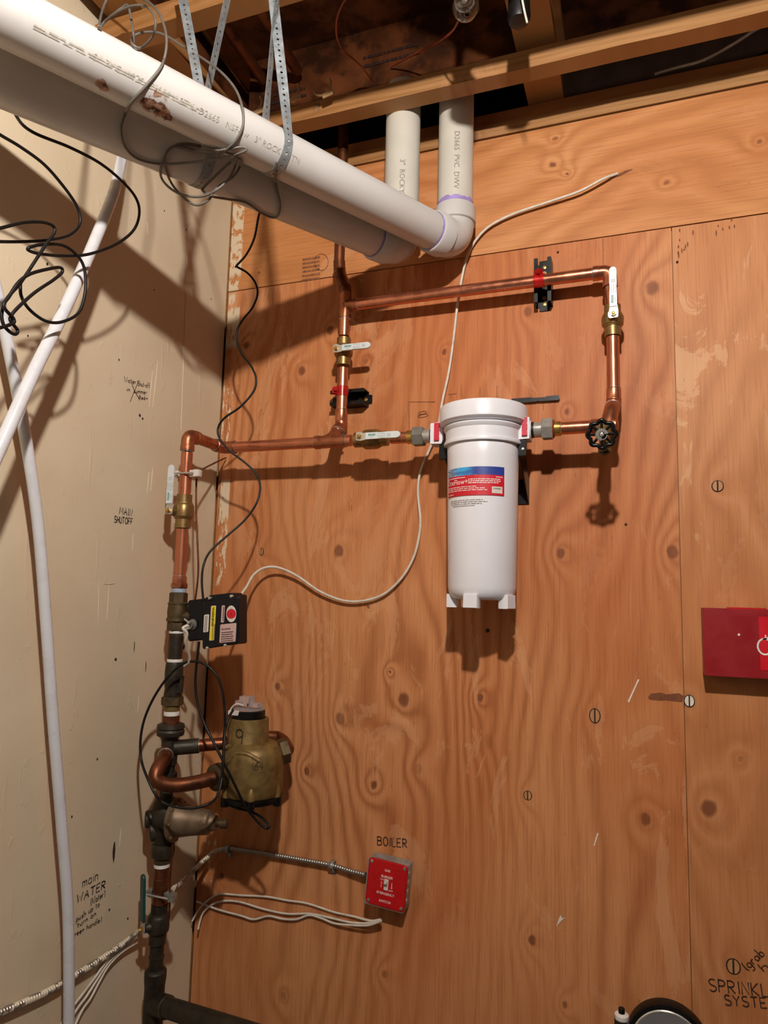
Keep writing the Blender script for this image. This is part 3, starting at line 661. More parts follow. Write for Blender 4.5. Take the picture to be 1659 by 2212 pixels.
cable('electric_wire', 'black wire dangling in waves down the corner to the black motor box', [P(566,440,-.36), P(558,470,-.34), P(549,515,-.30), P(532,550,-.26), P(511,574,-.235), P(513,577,-.235), P(535,590,-.22), P(552,612,-.2), P(556,636,-.19), P(545,665,-.185), P(525,690,-.18), P(513,712,-.18), P(512,735,-.18), P(522,765,-.18), P(543,792,-.18), P(553,818,-.18), P(548,845,-.18), P(520,878,-.19), P(485,903,-.2), P(471,925,-.2), P(475,948,-.2), P(498,975,-.19), P(530,1000,-.17), P(552,1022,-.16), P(562,1050,-.16), P(555,1085,-.17), P(530,1122,-.2), P(490,1158,-.23), P(455,1190,-.26), P(440,1220,-.28), P(436,1255,-.285), P(439,1296,-.285)], .0027, 'wire_black', 'wire')
cable('electric_cable', 'white cable from the hole in the top board, trailing behind the filter', [P(1334,375,-.0045), P(1328,377,-.007), P(1300,388,-.018), P(1250,414,-.018), P(1180,438,-.015), P(1110,462,-.013), P(1060,487,-.013), P(1030,516,-.013), P(1010,552,-.013), P(998,600,-.013), P(988,660,-.013), P(980,730,-.013), P(970,800,-.014), P(955,870,-.014), P(945,930,-.014), P(928,970,-.013), P(908,1020,-.012), P(903,1065,-.012), P(908,1120,-.012), P(905,1160,-.012), P(893,1205,-.012), P(868,1248,-.012), P(830,1283,-.013), P(785,1298,-.014), P(740,1297,-.015), P(690,1277,-.018), P(640,1243,-.022), P(600,1226,-.03), P(570,1227,-.045), P(547,1243,-.07), P(531,1270,-.11), P(512,1295,-.16), P(495,1320,-.20)], .0034, 'wire_white')
# the copper grounding wire
cable('ground_wire', 'thin bare copper wire from the corner through the white clamp, ending behind the motor box', [P(488,989,-.01), P(470,997,-.07), P(448,1008,-.16), P(432,1017,-.22), P(427,1025,-.24), P(424,1045,-.245), P(424,1110,-.245), P(427,1180,-.245), P(428,1240,-.245), P(421,1300,-.245), P(412,1340,-.24), P(403,1375,-.24), P(396,1402,-.24)], .0023, 'copper_brown', 'wire')

# ================================================================== copper pipework
CR, FR = .0143, .0164
YL, ZL = -.112, 1.8825            # plane and height of the lower run, level with the filter ports
YU = -.06                         # plane of the upright pieces
def xl(px, py=945): return P(px, py, YL).x
XR, YR = P(391, 1200, -.267).x, -.267   # the riser by the cream wall
def zr(py): return P(395 - (py-1000)*.055 if py < 1900 else 337, py, YR).z
XM = P(739, 860, YU).x            # middle upright
XE = P(1325, 800, YU).x           # right-hand upright
ZU = P(1000, 628, YU).z           # height of the upper run
def zm(py, x=739): return P(x, py, YU).z
def pipe(par, pts, m='copper', r=CR, name='pipe', seg=20): return MB().tube(pts, r, seg).build(name, m, par)
def ring(par, c, d, r=CR+.0012, m='solder'): d = V(d).normalized(); return MB().lathe(V(c)-d*.0011, d, [(0, r-.0008), (.0006, r), (.0016, r), (.0022, r-.0008)], 20).build('solder_joint', m, par)
def elbow(par, a, c, b, m='copper_dull', r=FR, name='elbow'):
    a, c, b = V(a), V(c), V(b); k = min((a-c).length, (b-c).length)*.8
    e1, e2 = (a-c).normalized(), (b-c).normalized(); mb = MB()
    mb.tube([a]+fillet([a, c, b], k, 8)[1:-1]+[b], r, 20)
    for p_, d_ in ((a, e1), (b, e2)): mb.lathe(p_-d_*.014, d_, [(0, r), (.001, r+.0009), (.013, r+.0009), (.014, r), (.014, r-.002)], 20)
    return mb.build(name, m, par)

c1 = thing('copper_pipe', 'copper pipe bending off the cream wall and running level to the filter valve', 'pipe', (XR, YR, zr(1072)))
zt = ZL
pipe(c1, [(XR, YR, zr(1072)), (XR, YR, zt-.045)])
elbow(c1, (XR, YR, zt-.04), (XR, YR, zt), (XR, YR+.04, zt)); ring(c1, (XR, YR, zt-.041), Z)
pipe(c1, [(XR, YR+.03, zt), (XR, YL-.035, zt)], 'copper_dull')
elbow(c1, (XR, YL-.038, zt), (XR, YL, zt), (XR+.04, YL, zt)); ring(c1, (XR+.041, YL, zt), X); ring(c1, (XR, YL-.039, zt), Y_)
pipe(c1, [(XR+.03, YL, zt), (xl(683), YL, zt)])
x0, x1 = xl(682), xl(748)
XT = xl(722)
wt = MB().tube([(x0, YL, zt), (x1, YL, zt)], FR, 20)
wt.lathe((x0, YL, zt), X, [(0, CR), (.0, FR+.001), (.012, FR+.001), (.013, FR)], 20)
wt.tube([(XT-.004, YL, zt), (XM-.006, YU-.014, zt+.036), (XM, YU, zt+.052)], FR+.0004, 20)
wt.tube(fillet([(XT-.03, YL, zt+.001), (XT-.012, YL+.008, zt+.012), (XM-.004, YU-.02, zt+.034)], .01), FR*.8, 16)
wt.build('tee_fitting', 'copper_dull', c1)
ring(c1, (x0-.001, YL, zt), X); ring(c1, (x1+.001, YL, zt), X)
mid = V((XT-.004, YL, zt)).lerp(V((XM, YU, zt+.052)), .62); ring(c1, mid, V((XM-XT+.004, YU-YL, .052)), FR+.0014)
pipe(c1, [(x1, YL, zt), (xl(760), YL, zt)])

c2 = thing('copper_pipe', 'short upright copper pipe between the tee and the upper lever valve, in a red clamp', 'pipe', (XM, YU, zt+.052))
MB().lathe((XM, YU, zm(911)), Z, [(0, FR-.001), (.003, FR), (.030, FR), (.032, FR-.0005)], 20).build('coupling', 'copper', c2)
MB().tube([(XM, YU, zt+.05), (XM, YU, zm(911))], FR, 20).build('coupling', 'copper_dull', c2)
pipe(c2, [(XM, YU, zm(912)), (XM, YU, zm(796))]); ring(c2, (XM, YU, zm(884)), Z)

c3 = thing('copper_pipe', 'copper pipe from the ceiling with the long upper run across to the right elbow', 'pipe', (XM, YU, zm(727)))
pipe(c3, [(XM, YU, zm(727)), (XM, YU, ZU-.03)]); ring(c3, (XM, YU, zm(690)), Z)
tt = MB().tube([(XM, YU, ZU-.034), (XM, YU, ZU+.036)], FR, 20); tt.tube([(XM, YU, ZU), (XM+.036, YU, ZU)], FR, 20)
tt.tube(fillet([(XM, YU, ZU-.018), (XM+.004, YU, ZU), (XM+.02, YU, ZU)], .012), FR*.9, 14)
tt.build('tee_fitting', 'copper_dull', c3); ring(c3, (XM+.037, YU, ZU), X)
j1 = V((XM, YU, ZU+.034)); j2 = V((XM-.002, YU, ZU+.05)); j3 = P(734, 590, -.045); j4 = P(733, 565, -.045)
MB().tube(fillet([j1, j2, j3, j4], .012, 4), FR, 20).build('offset_fitting', 'copper_brown', c3)
ring(c3, j2, j3-j2, FR+.0006, 'copper_brown'); ring(c3, j3, Z, FR+.0006)
pipe(c3, [j4, V((j4.x, j4.y, CZ))], 'copper_brown')
XEU = XE - .004
pipe(c3, [(XM+.03, YU, ZU), (XEU-.036, YU, ZU)]); 
elbow(c3, (XEU-.038, YU, ZU), (XEU, YU, ZU), (XEU, YU, ZU-.038), 'copper'); ring(c3, (XEU-.039, YU, ZU), X)
pipe(c3, [(XEU, YU, ZU-.03), (XE, YU, zm(668, 1325))])

c4 = thing('copper_pipe', 'copper pipe dropping on the right and bending out to the black handwheel', 'pipe', (XE, YU, zm(870, 1327)))
pipe(c4, [(XE, YU, zm(728, 1325)), (XE, YU, zm(842, 1325))]); ring(c4, (XE, YU, zm(838, 1325)), Z)
XW = P(1308, 935, YL).x
za = zm(866, 1327)
MB().lathe((XE, YU, za), Z, [(0, FR-.001), (.002, FR), (.027, FR), (.029, FR-.0006)], 20).build('coupling', 'copper', c4)
MB().tube(fillet([(XE, YU, za+.004), (XE, YU, za-.006), (XW+.012, YL+.012, zt+.034), (XW+.006, YL, zt)], .02, 6), FR+.0004, 20).build('offset_fitting', 'copper_dull', c4)
ring(c4, V((XE, YU, za-.006)).lerp(V((XW+.012, YL+.012, zt+.034)), .45), V((XE, YU, za))-V((XW+.012, YL, zt+.034)), FR+.0014)
t4 = MB().tube([(XW-.03, YL, zt), (XW+.022, YL, zt)], FR, 20); t4.lathe((XW+.022, YL, zt), X, [(0, FR), (.004, FR*.8), (.006, FR*.3)], 20)
t4.build('tee_fitting', 'copper_dull', c4)
pipe(c4, [(xl(1212, 925), YL, zt), (XW-.025, YL, zt)])
ring(c4, (xl(1213, 925), YL, zt), X)

c5 = thing('copper_pipe', 'short copper stub between the level lever valve and the left filter union', 'pipe', (xl(870), YL, zt))
pipe(c5, [(xl(845), YL, zt), (xl(884), YL, zt)])
MB().lathe((xl(880), YL, zt), X, [(0, CR+.001), (.001, CR+.0025), (xl(897)-xl(880), CR+.0025)], 20).build('adapter', 'brass_bright', c5)

c6 = thing('copper_pipe', 'upright copper pipe below the main shutoff lever on the cream wall', 'pipe', (XR, YR, zr(1272)))
pipe(c6, [(XR, YR, zr(1143)), (XR, YR, zr(1262))]); ring(c6, (XR, YR, zr(1244)), Z)
MB().lathe((XR, YR, zr(1264)), Z, [(0, FR), (.002, FR+.0008), (.02, FR+.0005), (.022, CR)], 20).build('coupling', 'copper', c6)
MB().hexn((XR, YR, zr(1271)), (XR, YR, zr(1259)), .0205, .3, (1, 0, 0)).build('adapter', 'copper_dull', c6)
lab(MB().lathe((XR, YR, zr(1281)), Z, [(0, .016), (.002, .0175), (.009, .0172), (.012, .0155)], 20).build('thread_seal', 'teflon_blue', c6), 'pale blue thread seal')

# pipe copper up at the subfloor with plastic hangers
for k, (a, label) in enumerate((((0.157, 2.925), 'left of two dim copper pipes under the subfloor'), ((.262, 2.925), 'right of two dim copper pipes under the subfloor'))):
    xa = a[0]+.03; 
    q = tag(MB().tube([(xa, -1.15, a[1]), (xa, -.16, a[1]-.03)], .0145, 16).build('ceiling_pipe', 'copper_brown'), label, 'pipe')
for k, (px, py, label) in enumerate(((708, 203, 'rightmost tan plastic pipe hanger above the wood strip'), (640, 212, 'middle tan plastic pipe hanger above the wood strip'), (560, 240, 'leftmost tan plastic pipe hanger just above the drain pipe'))):
    h = thing('pipe_hanger', label, 'hanger', P(px, py, -.235))
    c = P(px-12, py-16, -.235)
    MB().tube([c+X*(.024*math.cos(a))+Z*(.024*math.sin(a)) for a in [math.radians(200+200*i/10) for i in range(11)]], .003, 8).build('hook', 'hanger_plastic', h)
    MB().box(P(px, py, -.235), X*.014+Z*.003, Z*.0075, Y_*.002, .003).build('tab', 'hanger_plastic', h)

# ================================================================== lever valves
def ball_valve(label, c, ax, stem, lever, L, body_m='brass', grip='white_vinyl', piv=(0, 0), half=.037, text=True, print_m='ink_green', stem_l=.033, lever_w=.0165):
    c, ax, stem, lever = V(c), V(ax).normalized(), V(stem).normalized(), V(lever).normalized(); root = thing('lever_valve', label, 'valve', c)
    h = half; b = MB()
    b.lathe(c-ax*h, ax, [(0, .0172), (0, .0186), (.022, .0186), (.0225, .0205), (.0255, .0215)], 22)
    b.lathe(c+ax*h, -ax, [(0, .0172), (0, .0186), (.018, .0186), (.019, .0205), (.022, .0215)], 22)
    b.lathe(c-ax*(h-.024), ax, [(0, .019), (.003, .0238), (.012, .0248), (2*h-.052, .0246), (2*h-.046, .0215), (2*h-.044, .019)], 22)
    b.lathe(c+lever.cross(stem).normalized()*(piv[1]*.85)+lever*(piv[0]*.85), stem, [(.008, .0125), (.012, .0125), (.024, .0115), (.027, .0095), (stem_l-.003, .0095)], 18)
    b.build('body', body_m, root)
    w_ = lever.cross(stem).normalized()
    p = c+stem*stem_l+lever*piv[0]+w_*piv[1]
    pl = [(-.009, -.0075), (-.006, -.011), (.002, -.0118), (.010, -.0085), (.02, -.0075), (.02, .0085), (.004, .0105), (-.008, .009)]
    MB().prism(pl, p, lever, w_, stem*.0024).build('lever_plate', 'nickel', root)
    MB().hexn(p+stem*.0024, p+stem*.0078, .0062, .3, lever).lathe(p+stem*.0078, stem, [(0, .0042), (.0025, .0036), (.003, .002)], 14).build('stem_nut', 'brass_bright', root)
    hw = lever_w/2; x0, x1 = .0165, L
    out = [(x0, -hw), (x1*.45, -hw), (x1*.55, -hw*.93), (x1*.66, -hw*1.04), (x1-hw, -hw*1.0)]+[(x1-hw+hw*math.sin(a), -hw*math.cos(a)) for a in [math.pi*i/8 for i in range(1, 8)]]+[(x1-hw, hw), (x1*.66, hw*1.04), (x1*.55, hw*.93), (x1*.45, hw), (x0, hw)]
    gr = MB().prism(out, p-stem*.0012, lever, w_, stem*.0062, .0012).build('grip', grip, root)
    if text:
        vup = w_ if w_.z > .3 or (abs(w_.z) <= .3 and w_.x < 0) else -w_
        ux = lever; 
        o = p+stem*.0053+lever*.025-vup*.0012
        f = plane_fn(o, ux, vup); tm = text_mesh(MB(), 'FNW', .0082, f, bold=.0003); tm.build('grip_print', print_m, gr, False)
        t2 = MB(); lines(t2, f, .003, .014, (-.0042,), .0014, seed=3); lines(t2, f, .023, .045, (-.0045, -.001, .0045), .0013, seed=5); lines(t2, f, .048, .058, (-.004, -.0015, .001, .0035), .0013, seed=6)
        t2.build('grip_print', 'ink_teal', gr, False)
    return root
FRONT = (0, -1, 0)
v1 = ball_valve('brass valve with white lever pointing right, on the middle upright pipe', (XM, YU, zm(761)), Z, FRONT, X, .096, piv=(-.006, .002))
v2 = ball_valve('brass valve with white lever lying along the pipe left of the filter', (xl(802), YL, zt), X, FRONT, X, .106, piv=(-.018, 0), half=.043)
v3 = ball_valve('brass valve with white lever pointing up at the top right elbow', (XE, YU, zm(694, 1322)), Z, FRONT, Z, .112, piv=(.003, .003))
v4 = ball_valve('brass main shutoff valve with white lever on the cream wall riser', (XR, YR, zr(1105)), Z, FRONT, Z, .112, piv=(-.002, -.0165), half=.041)

# black strut brackets and red clamps
def strut(label, c, ax, side, half, ctr):
    """c on the wall; ax along the channel; side across it"""
    c, ax, side = V(c), V(ax), V(side); out = V((0, -1, 0)); root = thing('strut_bracket', label, 'bracket', c)
    W, D_, T = .0206, .0405, .0026; mb = MB()
    pr = [(-W, 0), (W, 0), (W, D_), (W-.009, D_), (W-.009, D_-.007), (W-.0068, D_-.007), (W-.0068, D_-T), (W-T, D_-T), (W-T, T), (-W+T, T), (-W+T, D_-T), (-W+.0068, D_-T), (-W+.0068, D_-.007), (-W+.009, D_-.007), (-W+.009, D_), (-W, D_)]
    mb.prism(pr, c-ax*half, side, out, ax*(2*half)).build('channel', 'black', root, False)
    MB().box(c+out*.0015, ax*(half+.010), side*.0125, out*.0013, .003).build('back_plate', 'black', root)
    for s_ in (-1, 1):
        q = c+ax*(s_*(half-.008)); MB().lathe(q+out*.0028, out, [(0, .0052), (.0015, .0048), (.002, .003)], 14).build('screw', 'brass_bright', root)
        MB().lathe(c+ax*(s_*(half-.024))+out*.0027, out, [(0, .0055), (.0004, .0055)], 14).build('slot_hole', 'plug', root)
    return root
zs = zm(853); strut('black strut channel lying level behind the middle upright pipe', (XM+.004, 0, zs), X, Z, .048, 0)
xs_ = P(1173, 612, -.03).x; strut('black strut channel standing upright behind the upper copper run', (xs_, 0, ZU+.012), Z, X, .056, 0)
def clamp(label, c, ax, ear):
    c, ax, ear = V(c), V(ax), V(ear).normalized(); root = thing('pipe_clamp', label, 'clamp', c)
    MB().lathe(c-ax*.0125, ax, [(0, CR+.0005), (0, CR+.0022), (.025, CR+.0022), (.025, CR+.0005)], 22).build('band', 'clamp_red', root)
    t_ = ax.cross(ear)
    for s_ in (-1, 1): MB().box(c+ear*(CR+.0065)+t_*(.0038*s_), ax*.0095, ear*.0065, t_*.0012, .004).build('ear', 'clamp_red', root)
    MB().cyl(c+ear*(CR+.0075)-t_*.010, c+ear*(CR+.0075)+t_*.011, .0026, 12).hexn(c+ear*(CR+.0075)+t_*.007, c+ear*(CR+.0075)+t_*.0115, .0045).hexn(c+ear*(CR+.0075)-t_*.0095, c+ear*(CR+.0075)-t_*.006, .0045).build('bolt', 'clamp_red', root)
    return root
clamp('red pipe clamp on the middle upright pipe', (XM, YU, zm(846)), Z, (-.75, -.66, 0))
clamp('red pipe clamp on the long upper copper run', (xs_-.005, YU, ZU), X, (0, -.55, .83))

# ================================================================== handwheel valve at the right
hv = thing('handwheel_valve', 'black handwheel drain valve where the right pipe bends to the filter', 'valve', (XW, YL-.05, zt))
wc = P(1300, 938, YL-.128); wa = V((.02, -.93, -.30)).normalized(); bq = V((XW, YL, zt))
hb = MB().tube([bq, bq.lerp(wc, .45)], .0135, 18); hb.hexn(bq.lerp(wc, .4), bq.lerp(wc, .58), .0165); hb.tube([bq.lerp(wc, .5), wc], .0065, 12)
ct = P(1306, 958, YL-.07); hb.tube([bq.lerp(wc, .5), ct-Z*.008], .0105, 16); hb.lathe(ct-Z*.006, -Z, [(0, .0115), (.003, .0135), (.010, .0135), (.0125, .012)], 20)
hb.build('body', 'brass_cast', hv)
MB().lathe(ct-Z*.0185, -Z, [(0, .0105), (.004, .0105), (.005, .008)], 20).build('hose_cap', 'black', hv)
u = wa.orthogonal().normalized(); u = (X-wa*X.dot(wa)).normalized(); w2 = wa.cross(u)
rim = [wc+u*((.0262+.0024*math.cos(8*a))*math.cos(a))+w2*((.0262+.0024*math.cos(8*a))*math.sin(a)) for a in [2*math.pi*i/64 for i in range(64)]]
wm = MB().tube(rim, .0042, 10, closed=True); wm.lathe(wc-wa*.003, wa, [(0, .011), (.007, .0105), (.0075, .009)], 20)
for i in range(8):
    a = 2*math.pi*i/8+.39*0; wm.tube([wc+(u*math.cos(a)+w2*math.sin(a))*.009, wc+(u*math.cos(a)+w2*math.sin(a))*.0265], [.0032, .0025], 8)
wm.build('handwheel', 'black', hv)
hub = MB().lathe(wc+wa*.0045, wa, [(0, .0125), (.001, .0125), (.0014, .0115)], 20); hub.build('hub_disc', 'black', hv)
pt = MB()
for i in range(11):
    a = 2*math.pi*i/15+.3; d1 = u*math.cos(a)+w2*math.sin(a); d2 = wa.cross(d1); q = wc+wa*.0061
    pt.poly([q+d1*.0055-d2*.001, q+d1*.0055+d2*.001, q+d1*.0122+d2*.0021, q+d1*.0122-d2*.0021])
for i in range(7):
    a, b2 = (math.radians(200+22*i+k) for k in (0, 23)); q = wc+wa*.0061
    pt.poly([q+(u*math.cos(a)+w2*math.sin(a))*.0095, q+(u*math.cos(b2)+w2*math.sin(b2))*.0095, q+(u*math.cos(b2)+w2*math.sin(b2))*.0115, q+(u*math.cos(a)+w2*math.sin(a))*.0115])
pt.build('wheel_marking', 'nickel', hv, False)
MB().lathe(wc+wa*.006, wa, [(0, .0042), (.0012, .0042), (.002, .0025)], 14).build('hub_nut', 'nickel', hv)

# ================================================================== the water filter
FX, FY = P(1044, 900, -.12).x, -.122
def zf(px, py, y=FY): return P(px, py, y).z
ft = thing('water_filter', 'big white canister water filter with a red and blue label, mounted on the plywood', 'filter', (FX, FY, 1.48))
LR = (P(1139, 890, FY).x - P(951, 890, FY).x)/2*.985
BR = (P(1122, 1100, FY).x - P(966, 1100, FY).x)/2*.985
zt_ = P(1045, 857, FY-LR).z; zl_ = P(1045, 896, FY-LR).z
zh1 = P(1045, 908, FY-LR*.9).z; zfl0 = P(1045, 940, FY-BR).z; zfl1 = P(1045, 949, FY-BR).z; zb_ = P(1045, 1284, FY-BR*.95).z
RO = V((FX, FY, 0))
MB().lathe(RO+Z*zl_, Z, [(-.004, LR*.86), (0, LR-.003), (.003, LR), (zt_-zl_-.004, LR), (zt_-zl_-.001, LR-.0015), (zt_-zl_, LR-.004), (zt_-zl_, LR*.5)], 64).build('head_cap', 'filter_white', ft)
MB().lathe(RO+Z*zfl1, Z, [(0, BR), (.0005, BR+.007), (.004, BR+.008), (zfl0-zfl1, BR+.006), (zfl0-zfl1+.0015, BR+.0035), (zh1-zfl1-.008, BR+.004), (zh1-zfl1-.004, LR-.011), (zh1-zfl1, LR-.009), (zl_-zfl1-.006, LR-.012), (zl_-zfl1-.004, LR-.02)], 64).build('head_ring', 'filter_white', ft)
bz = zfl1-zb_
MB().lathe(RO+Z*zb_, Z, [(-.012, .03), (-.012, BR*.72), (-.006, BR*.84), (.004, BR*.905), (.016, BR*.93), (bz*.5, BR*.962), (bz-.03, BR*.99), (bz-.004, BR), (bz+.002, BR-.002)], 64).build('canister', 'filter_white', ft)
for i, dg in enumerate((-97, -22, -172, 40, 128)):
    a = math.radians(dg); d = V((math.cos(a), math.sin(a), 0)); e = V((-d.y, d.x, 0)); c = RO+d*(BR*.80)+Z*(zb_-.012)
    w_ = .0165
    MB().prism([(-w_, -.018), (w_, -.018), (w_*.98, .012), (-w_*.98, .012)], c-d*.012, e, Z, d*.024, .0015).build('foot', 'filter_white', ft)
def on_can(px0, z0, rad):
    """unrolls flat label coordinates on to the canister; (0,0) sits under the pixel column px0"""
    d = ray(px0, 1040); # horizontal hit on the cylinder
    o = CAM-RO; a = d.x*d.x+d.y*d.y; b = 2*(o.x*d.x+o.y*d.y); c = o.x*o.x+o.y*o.y-rad*rad; k = (-b-math.sqrt(max(0, b*b-4*a*c)))/(2*a); h = CAM+d*k
    a0 = math.atan2(h.y-FY, h.x-FX)
    return (lambda x, y: V((FX+rad*math.cos(a0+x/rad), FY+rad*math.sin(a0+x/rad), z0+y))), a0
LB = BR*.985
z_top = P(1040, 1007, FY-LB).z; z_mid = P(1040, 1025, FY-LB).z; z_bot = P(1040, 1069, FY-LB).z
_, aL = on_can(969.5, 0, LB); fL, aR = on_can(1089, 0, LB); LW = (aR-aL)*LB
def lab_fn(rad, zz): return lambda x, y: V((FX+rad*math.cos(aL+x/LB), FY+rad*math.sin(aL+x/LB), zz+y))
def curved(x0, x1, y0, y1, zz, rad, n=16):
    f = lab_fn(rad, zz); mb = MB()
    for i in range(n+1):
        x = x0+(x1-x0)*i/n; mb.v += [f(x, y0), f(x, y1)]
    for i in range(n): mb.f.append((2*i, 2*i+2, 2*i+3, 2*i+1))
    return mb
H1, H2 = z_top-z_mid, z_mid-z_bot
def blue_mat():
    t = NT('printed_water_band'); p = t.pos(); sp = t.n('ShaderNodeSeparateXYZ'); t.put(sp.inputs[0], p)
    x = t.ramp(sp.outputs[0], FX-LB*.93, FX+LB*.30, smooth=False)
    n = t.noise(t.scale(p, (1, 1, 3)), 26, 3)
    c = t.mix(t.ramp(x, .1, .42), 'B8D4E6', '3FA6DC'); c = t.mix(t.ramp(x, .5, .78), c, '2A3C8C')
    c = t.mix(t.ramp(n, .5, .62, 0, .6), c, '26408E'); c = t.mix(t.ramp(n, .36, .28, 0, .5), c, '8FD0F0'); t.set(color=c, rough=.4); return t.m
M['blue_band'] = blue_mat()
lab(curved(0, LW, 0, H1, z_mid, LB+.0006).build('label', 'blue_band', ft), 'blue water-drop band of the label')
lab(curved(0, LW, -H2, 0, z_mid, LB+.0006).build('label', 'label_red', ft), 'red panel of the label')
f1 = lab_fn(LB+.0011, z_mid)
tm = text_mesh(MB(), 'OneFlow+', .0165, lambda x, y: f1(x*.92+.001, y-H2*.43)); tm.build('label_print', 'ink_white', ft, False)
tm = text_mesh(MB(), 'H O', .0095, lambda x, y: f1(x+.0125, y+H1*.22)); text_mesh(tm, '2', .0055, lambda x, y: f1(x+.0195, y+H1*.12)); text_mesh(tm, 'pure', .007, lambda x, y: f1(x+.001, y+H1*.3)); tm.build('label_print', 'ink_grey', ft, False)
lm = lines(MB(), f1, .001, .009, (H1*.66,), .0022, seed=2); lm.build('label_print', 'ink_black', ft, False)
lm = lines(MB(), f1, .001, LW*.45, (-H2*.12,), .0018, seed=2); lines(lm, f1, LW*.45, LW*.95, (-H2*.23, -H2*.32, -H2*.41), .0019, seed=4); lines(lm, f1, .001, LW*.62, (-H2*.58,), .0015, seed=5); lines(lm, f1, .001, LW*.77, (-H2*.67, -H2*.76), .0016, seed=6); lines(lm, f1, .001, LW*.18, (-H2*.93,), .0016, seed=7); lines(lm, f1, LW*.86, LW*.97, (-H2*.12,), .002, seed=8)
lm.build('label_print', 'ink_white', ft, False)
lab(curved(LW*.80, LW*.965, -H2*.90, -H2*.57, z_mid, LB+.0012, 6).build('label', 'label_white', ft), 'small white sticker on the red panel')
lines(MB(), lab_fn(LB+.0017, z_mid), LW*.82, LW*.94, (-H2*.66, -H2*.70), .0012, seed=9).build('label_print', 'ink_grey', ft, False)
lm = MB(); f2 = lab_fn(LB-.0002, z_bot)
for k, (a, b) in enumerate(((.1, .74), (.09, .75), (.1, .73), (.16, .60))): lines(lm, f2, LW*a, LW*b, (-.0105-.0042*k,), .0013, seed=20+k)
lm.build('label_print', 'ink_grey', ft, False)
# side ports with red clips
ZP = ZL
for s_, pxa, pxb in ((-1, 936, 962), (1, 1147, 1122)):
    xa = P(pxa, 935, YL).x; xb = P(pxb, 935, YL).x
    pbk = MB().prism([(0, -.025), (0, .024), (.9, .026), (1, .014), (1, -.02), (.9, -.026)] if s_ < 0 else [(0, -.025), (0, .024), (.9, .026), (1, .014), (1, -.02), (.9, -.026)], (xa, YL+.016, ZP), X*(xb-xa), Z, V((0, -.042, 0)), .0)
    pbk = pbk.build('port_block', 'filter_white', ft, False)
    MB().lathe((xa, YL, ZP), -X*s_*-1, [(0, .021), (.002, .021)], 20).build('port_collar', 'filter_white', ft)
    xc = P(943 if s_ < 0 else 1133, 930, YL-.03).x
    lab(MB().prism([(-.006, -.021), (.006, -.021), (.006, -.012), (.0045, -.010), (.006, -.007), (.006, .005), (.0045, .008), (.006, .012), (.006, .021), (-.006, .021)], (xc, YL-.0265, ZP+.002), X, Z, V((0, -.0055, 0)), .0008).build('clip', 'clip_red', pbk, False), 'red retaining clip on the %s port' % ('left' if s_ < 0 else 'right'))
# black wall bracket
bk = MB()
for x_, s_ in ((FX-BR-.004, -1), (FX+BR+.004, 1)):
    bk.prism([(YL-.02, ZP-.012), (YL-.02, ZP-.062), (YL+.004, ZP-.078), (-.004, ZP-.155), (-.004, ZP-.10), (YL+.05, ZP-.03), (YL+.02, ZP-.016)], (x_-.0015, 0, 0), Y_, Z, X*.003)
    bk.box((x_+s_*.006, YL-.022, ZP-.040), X*.009, Z*.024, Y_*.0013, .003)
bk.box((FX, -.003, ZP-.125), X*(BR+.006), Z*.03, Y_*.0016)
bk.build('bracket', 'black', ft, False)
MB().lathe((FX+BR+.011, YL-.0235, ZP-.048), NB, [(0, .0035), (.0015, .003), (.002, .001)], 10).build('rivet', 'nickel', ft)
ab = MB(); xe0, xe1 = P(1105, 866, -.008).x, P(1209, 860, -.008).x; za_ = P(1165, 862, -.008).z; L_ = xe1-xe0
ab.prism([(0, -.0062), (L_*.52, -.0062), (L_*.55, -.0045), (L_*.60, -.0062), (L_-.003, -.0062), (L_, -.003), (L_-.002, .0055), (L_*.74, .0055), (L_*.70, .0035), (L_*.45, .0035), (L_*.4, .0055), (0, .0055)], (xe0, -.004, za_), X, Z, V((0, -.006, 0)))
ab.build('bracket_arm', 'black', ft, False)

# unions at both sides
def union(label, seq, hexm):
    root = thing('pipe_union', label, 'fitting', seq[0][1])
    for nm, a, b, r, m, hx in seq:
        if hx: MB().hexn(a, b, r, .25, (0, -.3, 1)).build(nm, m, root, True, 25)
        else: L = (V(b)-V(a)).length; MB().lathe(a, V(b)-V(a), [(0, r-.0015), (.0015, r), (L-.0015, r), (L, r-.0015)], 24).build(nm, m, root)
    return root
g = lambda px: V((xl(px, 935), YL, ZP))
union('dull grey hex union on the left side of the filter', [('gasket', g(931), g(939), .0185, 'rubber', False), ('sleeve', g(914), g(932), .0168, 'nickel', False), ('hex_nut', g(893), g(917), .0245, 'dull_steel', True)], 1)
g = lambda px: V((xl(px, 926), YL, ZP))
union('shiny hex union with orange washer on the right side of the filter', [('gasket', g(1145), g(1155), .0185, 'rubber', False), ('sleeve', g(1153), g(1174), .0178, 'nickel', False), ('hex_nut', g(1171), g(1195), .0255, 'nickel', True), ('washer', g(1194.5), g(1197.5), .0215, 'wire_orange', False), ('adapter', g(1197), g(1213), .0168, 'brass_bright', False)], 1)

